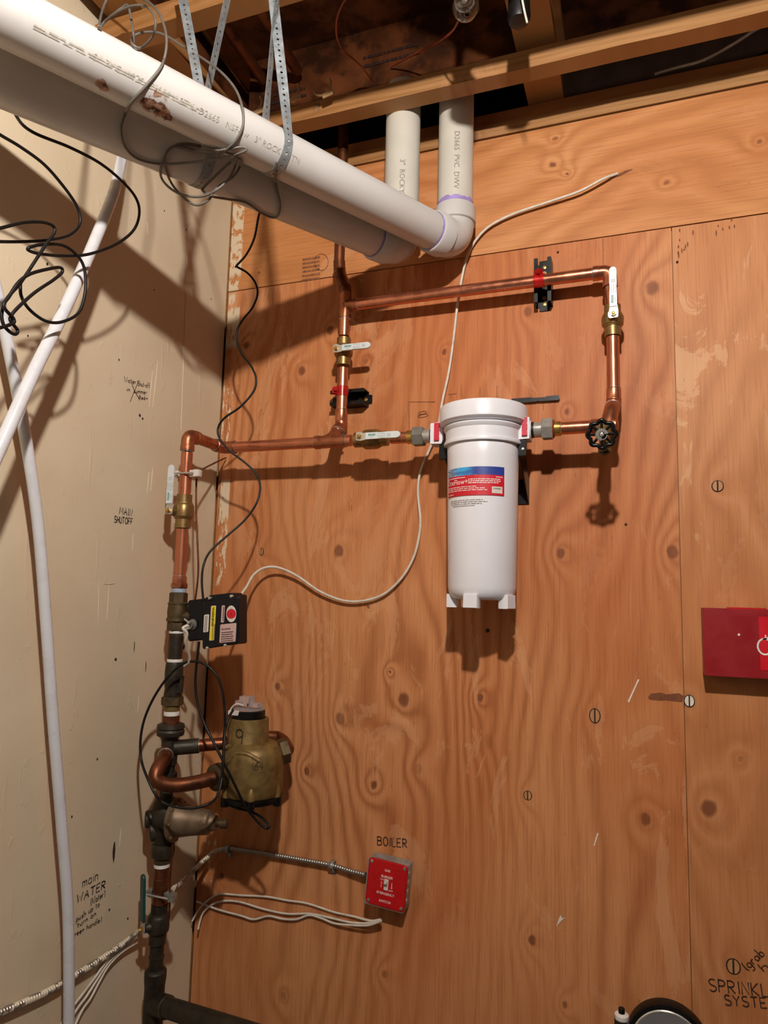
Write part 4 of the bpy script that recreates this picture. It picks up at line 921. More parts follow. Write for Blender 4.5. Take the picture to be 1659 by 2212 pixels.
# ================================================================== riser stack by the cream wall
def RC(py): return V((XR + (-.002 if py > 1700 else 0), YR, zr(py)))
def stack(name, label, cat, rows):
    """rows: (part name, top px, bottom px, profile or radius, material, hex?)"""
    root = thing(name, label, cat, RC(max(r[2] for r in rows)))
    for nm, t0, b0, r, m, hx in rows:
        a, b = RC(b0), RC(t0)
        if hx: MB().hexn(a, b, r, .4, (1, 0, 0)).build(nm, m, root, True, 25)
        elif isinstance(r, list):
            L = (b-a).length; MB().lathe(a, b-a, [(L*f, q) for f, q in r], 24).build(nm, m, root)
        else:
            L = (b-a).length; MB().lathe(a, b-a, [(0, r-.0008), (.001, r), (L-.001, r), (L, r-.0008)], 24).build(nm, m, root)
    return root
sv = stack('motor_valve', 'old brass shutoff valve on the riser beside the black motor box', 'valve', [
    ('hex_end', 1302, 1280, .0215, 'brass_old', True), ('body', 1342, 1300, [(0, .021), (.06, .0245), (.12, .0245), (.15, .023), (.5, .0245), (.8, .0235), (.82, .0255), (.98, .0258), (1, .024)], 'brass_old', False), ('hex_end', 1362, 1341, .0225, 'brass_old', True),
    ])
bz_ = RC(1330); MB().cyl(bz_+V((.018, 0, 0)), bz_+V((.036, .004, 0)), .011).build('stem', 'brass_old', sv)
n1 = stack('pipe_nipple', 'dark threaded nipple with white tape below the brass shutoff valve', 'pipe', [('thread_tape', 1368, 1361, .0175, 'teflon', False), ('nipple', 1424, 1366, .0168, 'iron', False), ('thread_tape', 1430, 1423, .0182, 'teflon', False)])
cv = stack('check_valve', 'dark check valve body with a hex nut in the middle of the riser', 'valve', [('body', 1506, 1429, [(0, .019), (.1, .0205), (.3, .0215), (.6, .021), (.75, .0195), (.9, .0205), (1, .0195)], 'iron', False), ('hex_nut', 1523, 1504, .0255, 'brass_old', True), ('nipple', 1536, 1521, .018, 'brass_cast', False), ('thread_tape', 1545, 1535, .0182, 'teflon', False)])
c = RC(1478)+V((.022, -.006, 0)); MB().prism([(-.006, -.018), (.008, -.016), (.009, .022), (.004, .022), (.002, .006), (-.006, .004)], c+Y_*.004, X, Z, NB*.008).build('tag_lug', 'iron', cv, False)
un = stack('meter_union', 'large dark union and cross fitting where the meter pipes leave the riser', 'fitting', [('hex_end', 1562, 1544, .0185, 'copper_brown', True), ('union_nut', 1590, 1561, [(0, .024), (.1, .031), (.35, .0325), (.42, .029), (.6, .0325), (.9, .031), (1, .024)], 'iron', False), ('cross_fitting', 1650, 1588, [(0, .0185), (.2, .019), (.8, .019), (1, .0185)], 'iron', False), ('lower_nipple', 1722, 1648, [(0, .015), (.25, .015), (.27, .021), (.5, .021), (.52, .015), (1, .015)], 'iron', False)])
k = RC(1692)
MB().hexn(k+V((.012, -.004, 0)), k+V((.034, -.006, .002)), .013).build('plug', 'iron', un)
# pipes of the meter loop
ub = thing('meter_bend', 'brown copper bend sweeping out from the riser round to the meter inlet', 'pipe', P(360, 1650, -.31))
up = spline([RC(1622)+V((0, -.012, .002)), P(355, 1638, -.305), P(340, 1662, -.335), P(336, 1683, -.345), P(352, 1693, -.335), P(385, 1696, -.312), P(425, 1690, -.282), P(462, 1681, -.25)], 8)
MB().tube(up, .0158, 20).build('bent_pipe', 'copper_brown', ub); ring(ub, up[5], up[6]-up[4], .0178)
lk = thing('meter_link', 'short dark copper link from the riser fitting back to the meter', 'pipe', P(430, 1608, -.24))
la, lb = RC(1614)+V((.012, .002, 0)), P(482, 1606, -.205)
MB().tube([la, la.lerp(lb, .5)], .0172, 20).build('socket', 'iron', lk); MB().tube([la.lerp(lb, .45), lb, P(540, 1590, -.11), P(600, 1592, -.09)], .0143, 20).build('pipe', 'copper_brown', lk); ring(lk, la.lerp(lb, .5), lb-la, .0168)

# ================================================================== water meter
MX, MY = P(548, 1640, -.165).x, -.165
def zmt(py, y=-.165): return P(541, py, y).z
mt = thing('water_meter', 'brass water meter marked 9 with a clear-capped register', 'meter', (MX, MY, zmt(1735)))
m0 = V((MX, MY, zmt(1712))); HM = zmt(1600)-zmt(1712)
MB().lathe(m0, Z, [(0, .068), (.004, .071), (HM*.35, .072), (HM*.66, .0725), (HM*.82, .070), (HM*.92, .063), (HM*.98, .054), (HM, .047)], 40).build('body', 'brass_cast', mt)
nb = V((P(535, 1600, MY).x, MY, zmt(1612))); HN = P(533, 1549, MY).z-nb.z
MB().lathe(nb, Z, [(0, .0525), (.004, .0505), (HN-.004, .0485), (HN-.001, .048), (HN, .046), (HN, .0415), (HN-.012, .041)], 36).build('neck', 'brass_cast', mt)
nt = nb+Z*HN
rg = MB().lathe(nt-Z*.01, Z, [(0, .040), (.026, .039), (.028, .037)], 32).build('register', 'black', mt)
cp = MB().lathe(nt+Z*.0185, Z, [(0, .037), (.002, .0375), (.005, .037), (.006, .034)], 32); cp.build('clear_cap', 'clear', rg)
cl = MB(); q = nt+Z*.025
cl.box(q+V((-.004, -.006, .014)), X*.016, Y_*.012, Z*.0115, .004); cl.box(q+V((.018, -.006, .006)), X*.016, Y_*.012, Z*.005, .003); cl.box(q+V((-.024, -.004, .008)), X*.009, Y_*.010, Z*.006, .003)
cl.build('terminal_cover', 'clear', rg)
lab(MB().box(nt+V((-.020, -.036, .014)), X*.015, Z*.0055, Y_*.003, .003).build('tag', 'label_white', rg), 'white seal tag on the register')
MB().tube(spline([nt+V((-.036, -.03, .006)), nt+V((-.030, -.034, .022)), nt+V((-.018, -.030, .034)), nt+V((-.004, -.02, .03))], 6), .0018, 8).build('lead_wire', 'wire_white', mt)
lug = MB().box(nb+V((-.018, -.0445, .016)), X*.003, Z*.02, Y_*.004); lug.tube([nb+V((-.024, -.047, .006)), nb+V((-.012, -.047, .006))], .006, 12); lug.tube([nb+V((-.028, -.05, .004)), nb+V((-.021, -.05, .004))], .005, 12); lug.build('neck_lug', 'brass_cast', mt)
# inlet and outlet ends
pi = P(462, 1681, -.25); ci = V((MX-.03, MY-.006, pi.z+.004)); di = (pi-ci).normalized()
MB().tube([ci, pi-di*.008], .029, 24).build('inlet', 'brass_cast', mt)
MB().lathe(pi+di*.002, -di, [(0, .0165), (0, .024), (.004, .030), (.02, .031), (.024, .029)], 24).build('inlet_collar', 'brass_old', mt)
po = P(607, 1624, -.13); co = V((MX+.03, MY+.01, po.z-.008)); do = (po-co).normalized()
MB().tube([co, po-do*.004], .026, 24).build('outlet', 'brass_cast', mt)
MB().hexn(po-do*.006, po+do*.017, .031, .3, (0, -.4, 1)).build('outlet_nut', 'brass_old', mt)
MB().tube(fillet([po+do*.014, po+do*.018, P(612, 1600, -.08), P(596, 1592, -.07)], .02), .0155, 16).build('outlet_bend', 'copper_brown', mt)
# shoulder ridge, boss bolts and base flange
MB().tube(spline([m0+V((-.056, -.044, HM*.60)), m0+V((-.032, -.064, HM*.66)), m0+V((-.014, -.064, HM*.84)), m0+V((.018, -.062, HM*.86)), m0+V((.046, -.052, HM*.74))], 6), .006, 10).build('body_ridge', 'brass_cast', mt)
for i in range(6):
    a = math.radians(-62+60*i); d = V((math.cos(a), math.sin(a), 0)); MB().lathe(m0+d*.066-Z*.004, Z, [(0, .010), (.018, .0095), (.030, .006), (.034, .003)], 12).build('bolt_boss', 'brass_cast', mt)
fb_ = MB().lathe(m0-Z*.016, Z, [(0, .062), (.002, .070), (.010, .073), (.014, .072), (.016, .068)], 40)
for i in range(6):
    a = math.radians(-62+60*i); d = V((math.cos(a), math.sin(a), 0)); fb_.lathe(m0+d*.069-Z*.020, Z, [(0, .010), (.020, .010)], 12); fb_.hexn(m0+d*.069-Z*.029, m0+d*.069-Z*.02, .0085)
fb_.build('base_flange', 'black', mt)
def on_cyl(cx_, cy_, rad, a0): return lambda x, y, zz=0: V((cx_+rad*math.cos(a0+x/rad), cy_+rad*math.sin(a0+x/rad), y))
def cyl_ink(text, cxy, rad, deg, z0, h, par, pen, m='ink_black', sl=0.0):
    st, wd = glyph_run(text); mb = MB(); a0 = math.radians(deg)
    for s_ in st:
        pp, nn = [], []
        for x, y in s_:
            an = a0+(x*h)/rad; pp.append(V((cxy[0]+rad*math.cos(an), cxy[1]+rad*math.sin(an), z0+y*h+x*h*sl))); nn.append(V((math.cos(an), math.sin(an), 0)))
        mb.stroke(pp, nn, pen)
    return lab(mb.build('handwriting', m, par, False), 'handwritten ' + text)
cyl_ink('9', (nb.x, nb.y), .0512, -92, nb.z+.014, .034, mt, .0022)
cyl_ink('164', (MX, MY), .0738, -62, m0.z+.070, .017, mt, .0016, 'ink_wall')
MX_end = None

# ================================================================== lower riser: regulator, green valve, tee
pv = thing('pressure_regulator', 'bell-shaped brown pressure regulator sticking out to the right of the riser', 'valve', RC(1765))
pr0 = RC(1768)
MB().lathe(RC(1822), Z, [(0, .02), (.01, .024), (.03, .030), (.055, .033), (.08, .030), (.1, .022), (zr(1722)-zr(1822), .017)], 24).build('body', 'iron', pv)
px_ = (P(466, 1778, YR+.02)-pr0).normalized()
pbell = MB().lathe(pr0+px_*.022, px_, [(0, .046), (.003, .048), (.008, .048), (.012, .042), (.018, .037), (.05, .031), (.082, .027), (.09, .025), (.094, .019), (.104, .0165), (.107, .011)], 32)
pbell.build('bell', 'bronze', pv)
MB().lathe(pr0+px_*.128, px_, [(0, .008), (.012, .008), (.012, .011), (.026, .011), (.028, .008)], 12).build('adjusting_screw', 'brass_old', pv)
e1 = px_.orthogonal().normalized(); e2 = px_.cross(e1)
for i in range(8):
    a = 2*math.pi*i/8; MB().lathe(pr0+px_*.03+(e1*math.cos(a)+e2*math.sin(a))*.042, px_, [(0, .0048), (.005, .0042), (.006, .002)], 10).build('flange_screw', 'bronze', pv)
MB().lathe(pr0-V((.01, .0, .0)), V((-.75, -.66, 0)), [(0, .026), (.018, .025), (.02, .020), (.034, .019), (.036, .015)], 20).build('strainer_cap', 'iron', pv)
MB().lathe(RC(1790), V((-.75, -.66, -.1)), [(0, .024), (.03, .022), (.033, .018)], 20).build('strainer_cap', 'iron', pv)
stack('pipe_nipple', 'dark union and taped nipple under the pressure regulator', 'pipe', [('union_nut', 1852, 1820, [(0, .020), (.08, .025), (.5, .027), (.9, .025), (1, .02)], 'iron', False), ('adapter', 1864, 1851, .0185, 'brass_old', False), ('thread_tape', 1872, 1863, .0178, 'teflon', False), ('nipple', 1950, 1871, [(0, .0165), (.3, .0165), (.31, .018), (.6, .018), (.61, .0165), (1, .0165)], 'copper_brown', False)])
gv = ball_valve('old brass valve with a dark green lever low on the riser', RC(1994), Z, (-.5, -.86, 0), (-.06, 0, 1), .117, 'iron', 'green_grip', (-.002, .002), .042, False, stem_l=.036, lever_w=.019)
gp = RC(1994)+V((-.5, -.86, 0)).normalized()*.0415
tw = V((-.06, 0, 1)).normalized(); tv = V((-.86, .5, 0)).normalized()
text_mesh(MB(), 'I-K', .010, plane_fn(gp+tw*.022+tv*.004, tw, tv)).build('grip_print', 'ink_teal', gv, False)
stack('pipe_nipple', 'dark soldered pipe between the green lever valve and the bottom tee', 'pipe', [('pipe', 2096, 2034, [(0, .0155), (.48, .0155), (.49, .017), (.55, .017), (.56, .0155), (1, .0155)], 'iron', False)])
bt = thing('bottom_tee', 'large dark tee at the foot of the riser with pipe leaving to the right', 'fitting', RC(2230))
MB().lathe(RC(2330), Z, [(0, .0225), (zr(2110)-zr(2330)-.02, .0225), (zr(2110)-zr(2330), .0245), (zr(2098)-zr(2330), .0245), (zr(2094)-zr(2330), .021), (zr(2092)-zr(2330), .016)], 24).build('tee_body', 'iron', bt)
ba = RC(2168); bd = (P(560, 2240, YR-.12)-ba).normalized()
MB().tube([ba, ba+bd*.052], .0235, 24).build('tee_branch', 'iron', bt); ring(bt, ba+bd*.053, bd, .0235, 'brass_old')
MB().tube([ba+bd*.05, ba+bd*.9], .0205, 24).build('branch_pipe', 'iron', bt)

# ================================================================== black motor box on the valve
ma = thing('valve_motor', 'black valve motor box with yellow warning strip and red oval badge', 'motor', P(460, 1345, -.27))
def A_(px, py, y): return P(px, py, y)
def slab(name, pxs, y0, y1, m, bev=.004, par=None):
    """box whose front outline is the pixel quad pxs on plane y0, reaching back to y1"""
    pts = [P(a, b, y0) for a, b in pxs]; o = sum(pts, V())/len(pts)
    return MB().prism([((p-o).x, (p-o).z) for p in pts], V((o.x, y0, o.z)), X, Z, V((0, y1-y0, 0)), bev).build(name, m, par or ma, True, 30)
def rr(x0, y0, x1, y1, r=6, sk=0):
    out = []
    for cx_, cy_, a0 in ((x1-r, y1-r, 0), (x0+r, y1-r, 90), (x0+r, y0+r, 180), (x1-r, y0+r, 270)):
        for k in range(5): a = math.radians(a0+k*22.5); xx, yy = cx_+r*math.cos(a), cy_+r*math.sin(a); out.append((xx, yy+sk*(xx-x0)/(x1-x0)))
    return out
slab('gearbox', rr(405, 1297, 446, 1386, 5, -5), -.272, -.215, 'black_sat', .003)
slab('back_housing', rr(441, 1290, 502, 1400, 5, -7), -.272, -.205, 'black_sat', .003)
lidp = slab('lid', rr(436, 1300, 515, 1403, 5, -13), -.288, -.270, 'black_sat', .003)
slab('top_flange', rr(450, 1286, 502, 1302, 3, -6), -.284, -.24, 'black_sat', .002)
yf = -.2895
def sticker(name, pts, m, y=yf, label=None):
    mb = MB(); mb.poly([P(a, b, y) for a, b in pts]); o = mb.build(name, m, lidp, False)
    if label: lab(o, label)
    return o
def sk(px0, py0, px1, py1, r=2, lean=-.055): return [(a-(b-py0)*(-lean)*1.0 if False else a+(b-py0)*lean, b-(a-px0)*.10) for a, b in rr(px0, py0, px1, py1, r)]
sticker('label', sk(456, 1309, 467, 1384), 'label_white'); sticker('label', sk(457, 1310, 466, 1383), 'label_yellow', yf-.0004, 'yellow warning strip')
sticker('label', sk(441, 1328, 452, 1366), 'label_white', yf, 'small white label beside the warning strip')
sticker('label', sk(479, 1308, 486, 1345), 'label_pink', yf, 'thin vertical label')
sticker('label', sk(476, 1349, 511, 1389), 'label_pink', yf, 'square silver rating label')
sticker('badge', [(499.5+11*math.cos(a*.2618), 1326+18*math.sin(a*.2618)) for a in range(24)], 'label_white', yf, 'oval badge')
sticker('badge', [(499.5+10.2*math.cos(a), 1326+17*math.sin(a)*.62) for a in [math.pi*2*i/24 for i in range(24)]], 'label_red', yf-.0004, 'red middle of the oval badge')
du = (P(480, 1340, yf)-P(470, 1341, yf)).normalized(); dv = (P(470, 1330, yf)-P(469.4, 1341, yf)).normalized()
def mtext(body, px, py, size, u_, v_, m, y=-.0006):
    f = plane_fn(P(px, py, yf+y), u_, v_); text_mesh(MB(), body, size, f, bold=size*.02).build('label_print', m, lidp, False)
mtext('WARNING', 458.6, 1312, .0088, -dv, du, 'ink_black', -.0009)
mtext('DynaQuip', 478, 1361, .0058, du, dv, 'ink_black')
lm = MB(); fq = plane_fn(P(477, 1389, yf-.0006), du, dv)
lines(lm, fq, .0, .033, (.003, .0078, .0126, .0174, .0222), .0019, seed=3); 
fw = plane_fn(P(459, 1349, yf-.0009), -dv, du); lines(lm, fw, 0, .036, (.0005, .005), .0017, seed=4)
fw = plane_fn(P(442.4, 1331, yf-.0006), -dv, du); lines(lm, fw, 0, .038, (.001, .005), .0016, seed=6); fw = plane_fn(P(480.4, 1311, yf-.0006), -dv, du); lines(lm, fw, 0, .034, (.0025,), .0022, seed=7)
lm.build('label_print', 'ink_wall', lidp, False)
mtext('V', 497, 1318, .007, du, dv, 'ink_grey'); mtext('I', 498.5, 1330, .009, du, dv, 'ink_black', -.001)
for px, py in ((452, 1292), (499, 1288), (447, 1400), (486, 1394)):
    q = P(px, py, -.29); MB().lathe(q, NB, [(-.006, .0035), (.001, .0035), (.002, .002)], 12).build('screw', 'nickel', ma)
# cable gland with its white cord
gc = P(415, 1349, -.276); ga = V((-.25, -.95, -.1)).normalized()
MB().lathe(gc+ga*-.004, ga, [(0, .0125), (.004, .0125), (.005, .010), (.012, .0095), (.012, .006)], 20).build('gland', 'dull_steel', ma)
cb = MB().tube([gc+ga*.013+V((-.010, 0, .014)), gc+ga*.014+V((.004, 0, .006))], .0022, 8); cb.lathe(gc+ga*.012+V((.004, 0, .006)), NB, [(0, .0038), (.004, .0035), (.005, .002)], 10); cb.lathe(gc+ga*.012+V((-.004, 0, -.009)), NB, [(0, .0038), (.004, .0035), (.005, .002)], 10); cb.tube([gc+ga*.013+V((-.006, 0, -.010)), gc+ga*.013+V((.006, 0, -.006))], .003, 8)
cb.build('clamp_bar', 'nickel', ma)
cable('electric_cable', 'short white cord curving down from the motor box gland behind the riser', [gc+ga*.010, gc+ga*.022+V((-.004, 0, -.006)), P(404, 1368, -.29), P(401, 1385, -.285), P(404, 1402, -.27), P(409, 1418, -.255), P(407, 1433, -.245), P(398, 1440, -.236)], .0035, 'wire_white')
cable('electric_wire', 'black wire from under the motor box, crossing the meter to a loop below it', [P(430, 1386, -.285), P(428, 1405, -.285), P(424, 1440, -.285), P(422, 1475, -.285), P(426, 1515, -.285), P(440, 1560, -.285), P(462, 1605, -.285), P(485, 1650, -.28), P(507, 1695, -.262), P(528, 1738, -.24), P(552, 1770, -.22), P(572, 1788, -.21), P(580, 1788, -.208), P(580, 1781, -.206), P(565, 1766, -.2), P(540, 1753, -.19), P(510, 1745, -.18), P(494, 1737, -.175), P(485, 1722, -.17)], .0031, 'wire_black', 'wire')
cable('electric_wire', 'black wire loop round the riser from the motor box to the meter cap', [P(404, 1429, -.31), P(385, 1440, -.318), P(355, 1472, -.325), P(328, 1515, -.33), P(310, 1560, -.335), P(303, 1605, -.34), P(306, 1645, -.345), P(318, 1680, -.372), P(335, 1715, -.375), P(352, 1733, -.365), P(380, 1743, -.36), P(415, 1746, -.35), P(448, 1738, -.335), P(468, 1722, -.31), P(478, 1690, -.29), P(482, 1650, -.275), P(483, 1600, -.262), P(487, 1570, -.25), P(494, 1550, -.24), P(503, 1535, -.222)], .0029, 'wire_black', 'wire')
cable('electric_wire', 'black wire arching right from the riser down the corner to the meter side', [P(411, 1429, -.29), P(430, 1430, -.29), P(452, 1441, -.285), P(470, 1463, -.28), P(481, 1495, -.275), P(485, 1535, -.27), P(486, 1575, -.266), P(484, 1615, -.278), P(481, 1660, -.286), P(476, 1700, -.285), P(470, 1716, -.285)], .0029, 'wire_black', 'wire')

# white ground clamps
def gclamp(label, c, y, m, wpx):
    root = thing('ground_clamp', label, 'clamp', c); c = V(c)
    for s_ in (-1, 1):
        q = c+X*(s_*.0225); mb = MB(); mb.box(q, X*.0055, Z*.0085, Y_*.010, .0015); mb.box(q+X*(.003*s_)+V((0, -.006, 0)), X*.008, Z*.0032, Y_*.004); mb.build('jaw', m, root)
    MB().cyl(c+V((-.032, -.0175, 0)), c+V((.034, -.0175, 0)), .0024, 10).build('screw', 'nickel', root)
    MB().box(c+V((.038, -.006, .000)), X*.0075, Z*.0085, Y_*.008, .001).build('wire_lug', m, root)
    return root
gclamp('white ground clamp high on the copper riser', (XR, YR, zr(1025)), YR, 'label_white', 0)
gclamp('dull grey ground clamp low on the riser above the green lever', (XR-.002, YR, zr(1928)), YR, 'dull_steel', 0)
cable('ground_wire', 'thin copper wire beside the lower riser, passing through the low ground clamp', [P(371, 1800, -.27), P(372, 1840, -.268), P(368, 1890, -.268), P(367, 1930, -.268), P(366, 1975, -.268)], .0022, 'copper_brown', 'wire')

# ================================================================== boiler switch, conduit and wires
bo = P(834, 1911, -.05); ang = math.radians(4.5)
bu = V((math.cos(ang), 0, -math.sin(ang))); bv = V((math.sin(ang), 0, math.cos(ang)))
bs_ = thing('switch_box', 'red emergency switch plate on a steel box marked boiler', 'switch', V((bo.x, -.001, bo.z-.055)))
bc = V((bo.x-.003, 0, bo.z-.004))
def B(u_, v_, y): return bc+bu*u_+bv*v_+V((0, y, 0))
MB().box(B(0, 0, -.0235), bu*.0495, bv*.0525, Y_*.0225, .004).build('box', 'steel', bs_, True, 30)
for k in range(4): MB().lathe(B(.0497, .032-.021*k, -.024), bu, [(0, .008), (.0006, .008), (.0007, .0065)], 16).build('knockout', 'nickel', bs_)
pc = B(.003, .004, -.047)
cvp = MB().box(pc, bu*.049, bv*.0525, Y_*.0022, .009).build('cover_plate', 'plate_red', bs_, True, 30)
fp = plane_fn(pc+V((0, -.0026, 0)), bu, bv)
tm = MB()
for s_, y in (('GAS', .029), ('BURNER', .0145), ('EMERGENCY', -.0235), ('SWITCH', -.041)): text_mesh(tm, s_, .0078, lambda x, yy, y=y: fp(x, yy+y), 'CENTER', .0001)
text_mesh(tm, 'ON', .0062, lambda x, yy: fp(x-.0165, yy+.0075), 'LEFT'); text_mesh(tm, 'OFF', .0062, lambda x, yy: fp(x+.0065, yy-.0135), 'LEFT')
for x_, s_, y_ in ((-.0125, 1, -.003), (.0135, -1, .001)):
    tm.poly([fp(x_-.0006, y_-.006), fp(x_+.0006, y_-.006), fp(x_+.0006, y_+.006), fp(x_-.0006, y_+.006)]); tm.poly([fp(x_-.002, y_+s_*.005), fp(x_+.002, y_+s_*.005), fp(x_, y_+s_*.008)])
tm.build('plate_print', 'ink_white', cvp, False)
MB().box(pc+V((0, -.003, 0)), bu*.0052, bv*.0122, Y_*.001).build('toggle_frame', 'label_white', cvp, False)
MB().prism([(-.0035, -.003), (.0035, -.003), (.003, .003), (-.003, .003)], pc+V((0, -.003, 0))+bv*.002, bu, bv, V((0, -.010, 0))+bv*.006).build('toggle', 'label_white', cvp, False)
for a, b in ((-1, 1), (1, 1), (-1, -1), (1, -1)): MB().lathe(pc+bu*(.041*a)+bv*(.0445*b)+V((0, -.002, 0)), NB, [(0, .0042), (.0014, .0036), (.002, .0018)], 12).build('screw', 'nickel' if b > 0 and a < 0 else 'dull_steel', cvp)
def conduit(label, pts, r, m, group=None):
    p = spline(pts, 8); L = [0]
    for a, b in zip(p, p[1:]): L.append(L[-1]+(b-a).length)
    out = []; rad = []; d = 0; i = 0; k = 0; st = .0016
    while d < L[-1]:
        while L[i+1] < d: i += 1
        out.append(p[i].lerp(p[i+1], (d-L[i])/(L[i+1]-L[i]))); rad.append(r*(1 if k % 4 in (0, 1) else .80)); d += st; k += 1
    return tag(MB().tube(out, rad, 12).build('flexible_conduit', m), label, 'conduit')
def cm():
    t = NT('spiral_conduit_metal'); p = t.pos(); sp = t.n('ShaderNodeSeparateXYZ'); t.put(sp.inputs[0], p)
    n = t.noise(p, 60, 3); k = t.math('MULTIPLY', t.ramp(sp.outputs[0], .13, .05), t.ramp(n, .44, .54))
    t.set(color=t.mix(k, 'A09A92', 'D8CBB4'), metal=t.math('MULTIPLY_ADD', k, -.85, .85), rough=.42); return t.m
M['conduit'] = cm()
conduit('spiral metal conduit clipped to the plywood, running left from the red boiler switch', [P(790,1890,-.02), P(755,1881,-.014), P(715,1869,-.012), P(650,1857,-.012), P(580,1845,-.012), P(520,1836,-.012), P(490,1833,-.012), P(466,1838,-.02), P(448,1852,-.045), P(425,1873,-.08), P(400,1897,-.12), P(384,1911,-.16), P(372,1922,-.19)], .0062, 'conduit')
conduit('paint-spotted spiral conduit slanting down left across the lower cream wall', [Q(345,1980,.045), Q(322,1996,.04), Q(300,2013,.024), Q(262,2042,.014), Q(215,2074,.012), Q(165,2105,.011), Q(110,2138,.011), Q(55,2164,.011), Q(0,2188,.011), Q(-50,2215,.011)], .0068, 'conduit')
for px, py, label in ((492, 1834, 'conduit strap nearest the corner on the plywood'), (717, 1869, 'conduit strap nearest the red boiler switch')):
    c = P(px, py, -.012); r_ = thing('conduit_strap', label, 'strap', c)
    mb = MB(); pts = [c+V((0, .0115, .0075)), c+V((0, 0, .0085)), c+V((0, -.0085, .005)), c+V((0, -.009, -.003)), c+V((0, -.004, -.0075)), c+V((0, .0095, -.0085)), c+V((0, .0105, -.024))]
    mb.ribbon(pts, [X]*7, .012); mb.build('band', 'steel', r_, True, 60, solid=.0012)
    MB().lathe(c+V((0, .0095, -.017)), NB, [(0, .004), (.002, .0035), (.0026, .002)], 12).build('screw', 'nickel', r_)
WL = ['uppermost of three white wires running left from under the boiler switch', 'middle of three white wires running left from under the boiler switch', 'lowest of three white wires running left from under the boiler switch, wavy']
WP = [[(822,1986,-.02), (800,1989,-.014), (765,1980,-.006), (720,1970,-.005), (665,1952,-.005), (620,1945,-.005), (575,1937,-.005), (520,1934,-.005), (480,1931,-.005), (462,1936,-.007), (440,1953,-.012), (426,1970,-.02), (415,1990,-.03)],
      [(824,1988,-.024), (800,1994,-.018), (760,1993,-.010), (715,1983,-.006), (670,1974,-.006), (620,1974,-.006), (570,1964,-.006), (520,1949,-.006), (485,1946,-.006), (460,1953,-.008), (440,1970,-.012), (432,1990,-.02), (428,2008,-.03)],
      [(823,1989,-.028), (795,1999,-.022), (750,1998,-.014), (720,1994,-.008), (695,1984,-.007), (668,1977,-.007), (640,1986,-.007), (610,1985,-.007), (580,1979,-.007), (548,1986,-.007), (520,1978,-.007), (475,1966,-.007), (440,1953,-.009), (424,1947,-.02)]]
for l, p in zip(WL, WP): cable('electric_wire', l, [P(*q) for q in p], .0026, 'wire_white', 'wire', group=None)
WL2 = ['leftmost of three white wires fanning down the lower cream wall', 'middle of three white wires fanning down the lower cream wall', 'rightmost of three white wires fanning down the lower cream wall']
for k, l in enumerate(WL2):
    cable('electric_wire', l, [Q(300-2*k, 2028+4*k, .012), Q(265-k, 2045+6*k, .010), Q(232+k, 2075+6*k, .008), Q(205+5*k, 2112+4*k, .006), Q(178+9*k, 2148+4*k, .006), Q(150+13*k, 2185, .006), Q(115+18*k, 2240, .006)], .0028, 'wire_white', 'wire')
cn = P(306, 2001, YR-.03)
# ================================================================== things at the right and the bottom edge
rb = thing('alarm_box', 'dark red steel box with bright red sticker at the right edge', 'box', P(1600, 1470, -.02))
x0 = P(1520, 1380, -.052).x; z1 = P(1520, 1313, -.052).z; z0 = P(1522, 1459, -.052).z
MB().box((x0+.13, -.027, (z0+z1)/2), X*.13, Z*((z1-z0)/2), Y_*.0255, .002).build('box', 'box_red', rb, True, 30)
MB().box((x0+.085, -.03, z1+.0012), X*.035, Z*.0014, Y_*.018).build('hinge', 'plate_red', rb, False)
xs = P(1640, 1370, -.054).x; zs1 = P(1642, 1332, -.053).z; zs0 = P(1645, 1448, -.053).z
MB().box((xs+.045, -.0532, (zs0+zs1)/2), X*.045, Z*((zs1-zs0)/2), Y_*.0005).build('sticker', 'sticker_red', rb, False)
sm = MB(); f = plane_fn((P(1651, 1400, -.0545)), X, Z)
sm.stroke([f(.001+.013*math.cos(math.radians(a)), .003+.016*math.sin(math.radians(a))) for a in range(60, 311, 25)], NB, .0035); sm.stroke([f(-.002, .018), f(.004, .019), f(.009, .023)], NB, .0028); sm.stroke([f(.003, .027), f(.0035, .017)], NB, .0025)
sm.build('sticker_print', 'ink_white', rb, False)
MB().lathe(P(1596, 1371, -.0527), NB, [(0, .0026), (.0005, .0024)], 10).build('paint_fleck', 'chip_white', rb)
gg = thing('pressure_gauge', 'round black pressure gauge rising into view at the bottom edge', 'gauge', P(1444, 2245, -.14))
gcn = P(1444, 2262, -.14); gax = V((.0, -1, .12)).normalized()
MB().lathe(gcn-gax*.018, gax, [(0, .072), (.003, .077), (.032, .077), (.035, .075), (.036, .068)], 48).build('case', 'black', gg)
MB().lathe(gcn+gax*.016, gax, [(0, .068), (.003, .068), (.004, .066), (.003, .063)], 48, False).build('bezel', 'nickel', gg)
MB().lathe(gcn+gax*.013, gax, [(0, .064), (.001, .064)], 48).build('dial', 'dull_steel', gg)
MB().lathe(gcn+gax*.0175, gax, [(0, .064), (.001, .064)], 48).build('lens', 'clear', gg)
MB().tube([gcn-gax*.005-Z*.07, gcn-gax*.005-Z*.30], .009, 14).build('stem', 'brass_old', gg)
gl = thing('pipe_stub', 'dark pipe stub with a white tape ring and small plug at the bottom edge', 'pipe', P(1343, 2240, -.10))
s0 = P(1343, 2198, -.10)
MB().lathe(s0-Z*.30, Z, [(0, .0145), (.298, .0145)], 20).build('pipe', 'iron', gl); MB().lathe(s0-Z*.002, Z, [(0, .0135), (.002, .0138), (.008, .0135), (.0105, .0095)], 20).build('thread_tape', 'teflon', gl); MB().lathe(s0+Z*.008, Z, [(0, .0065), (.009, .0062), (.010, .0055)], 12).build('plug', 'black', gl)
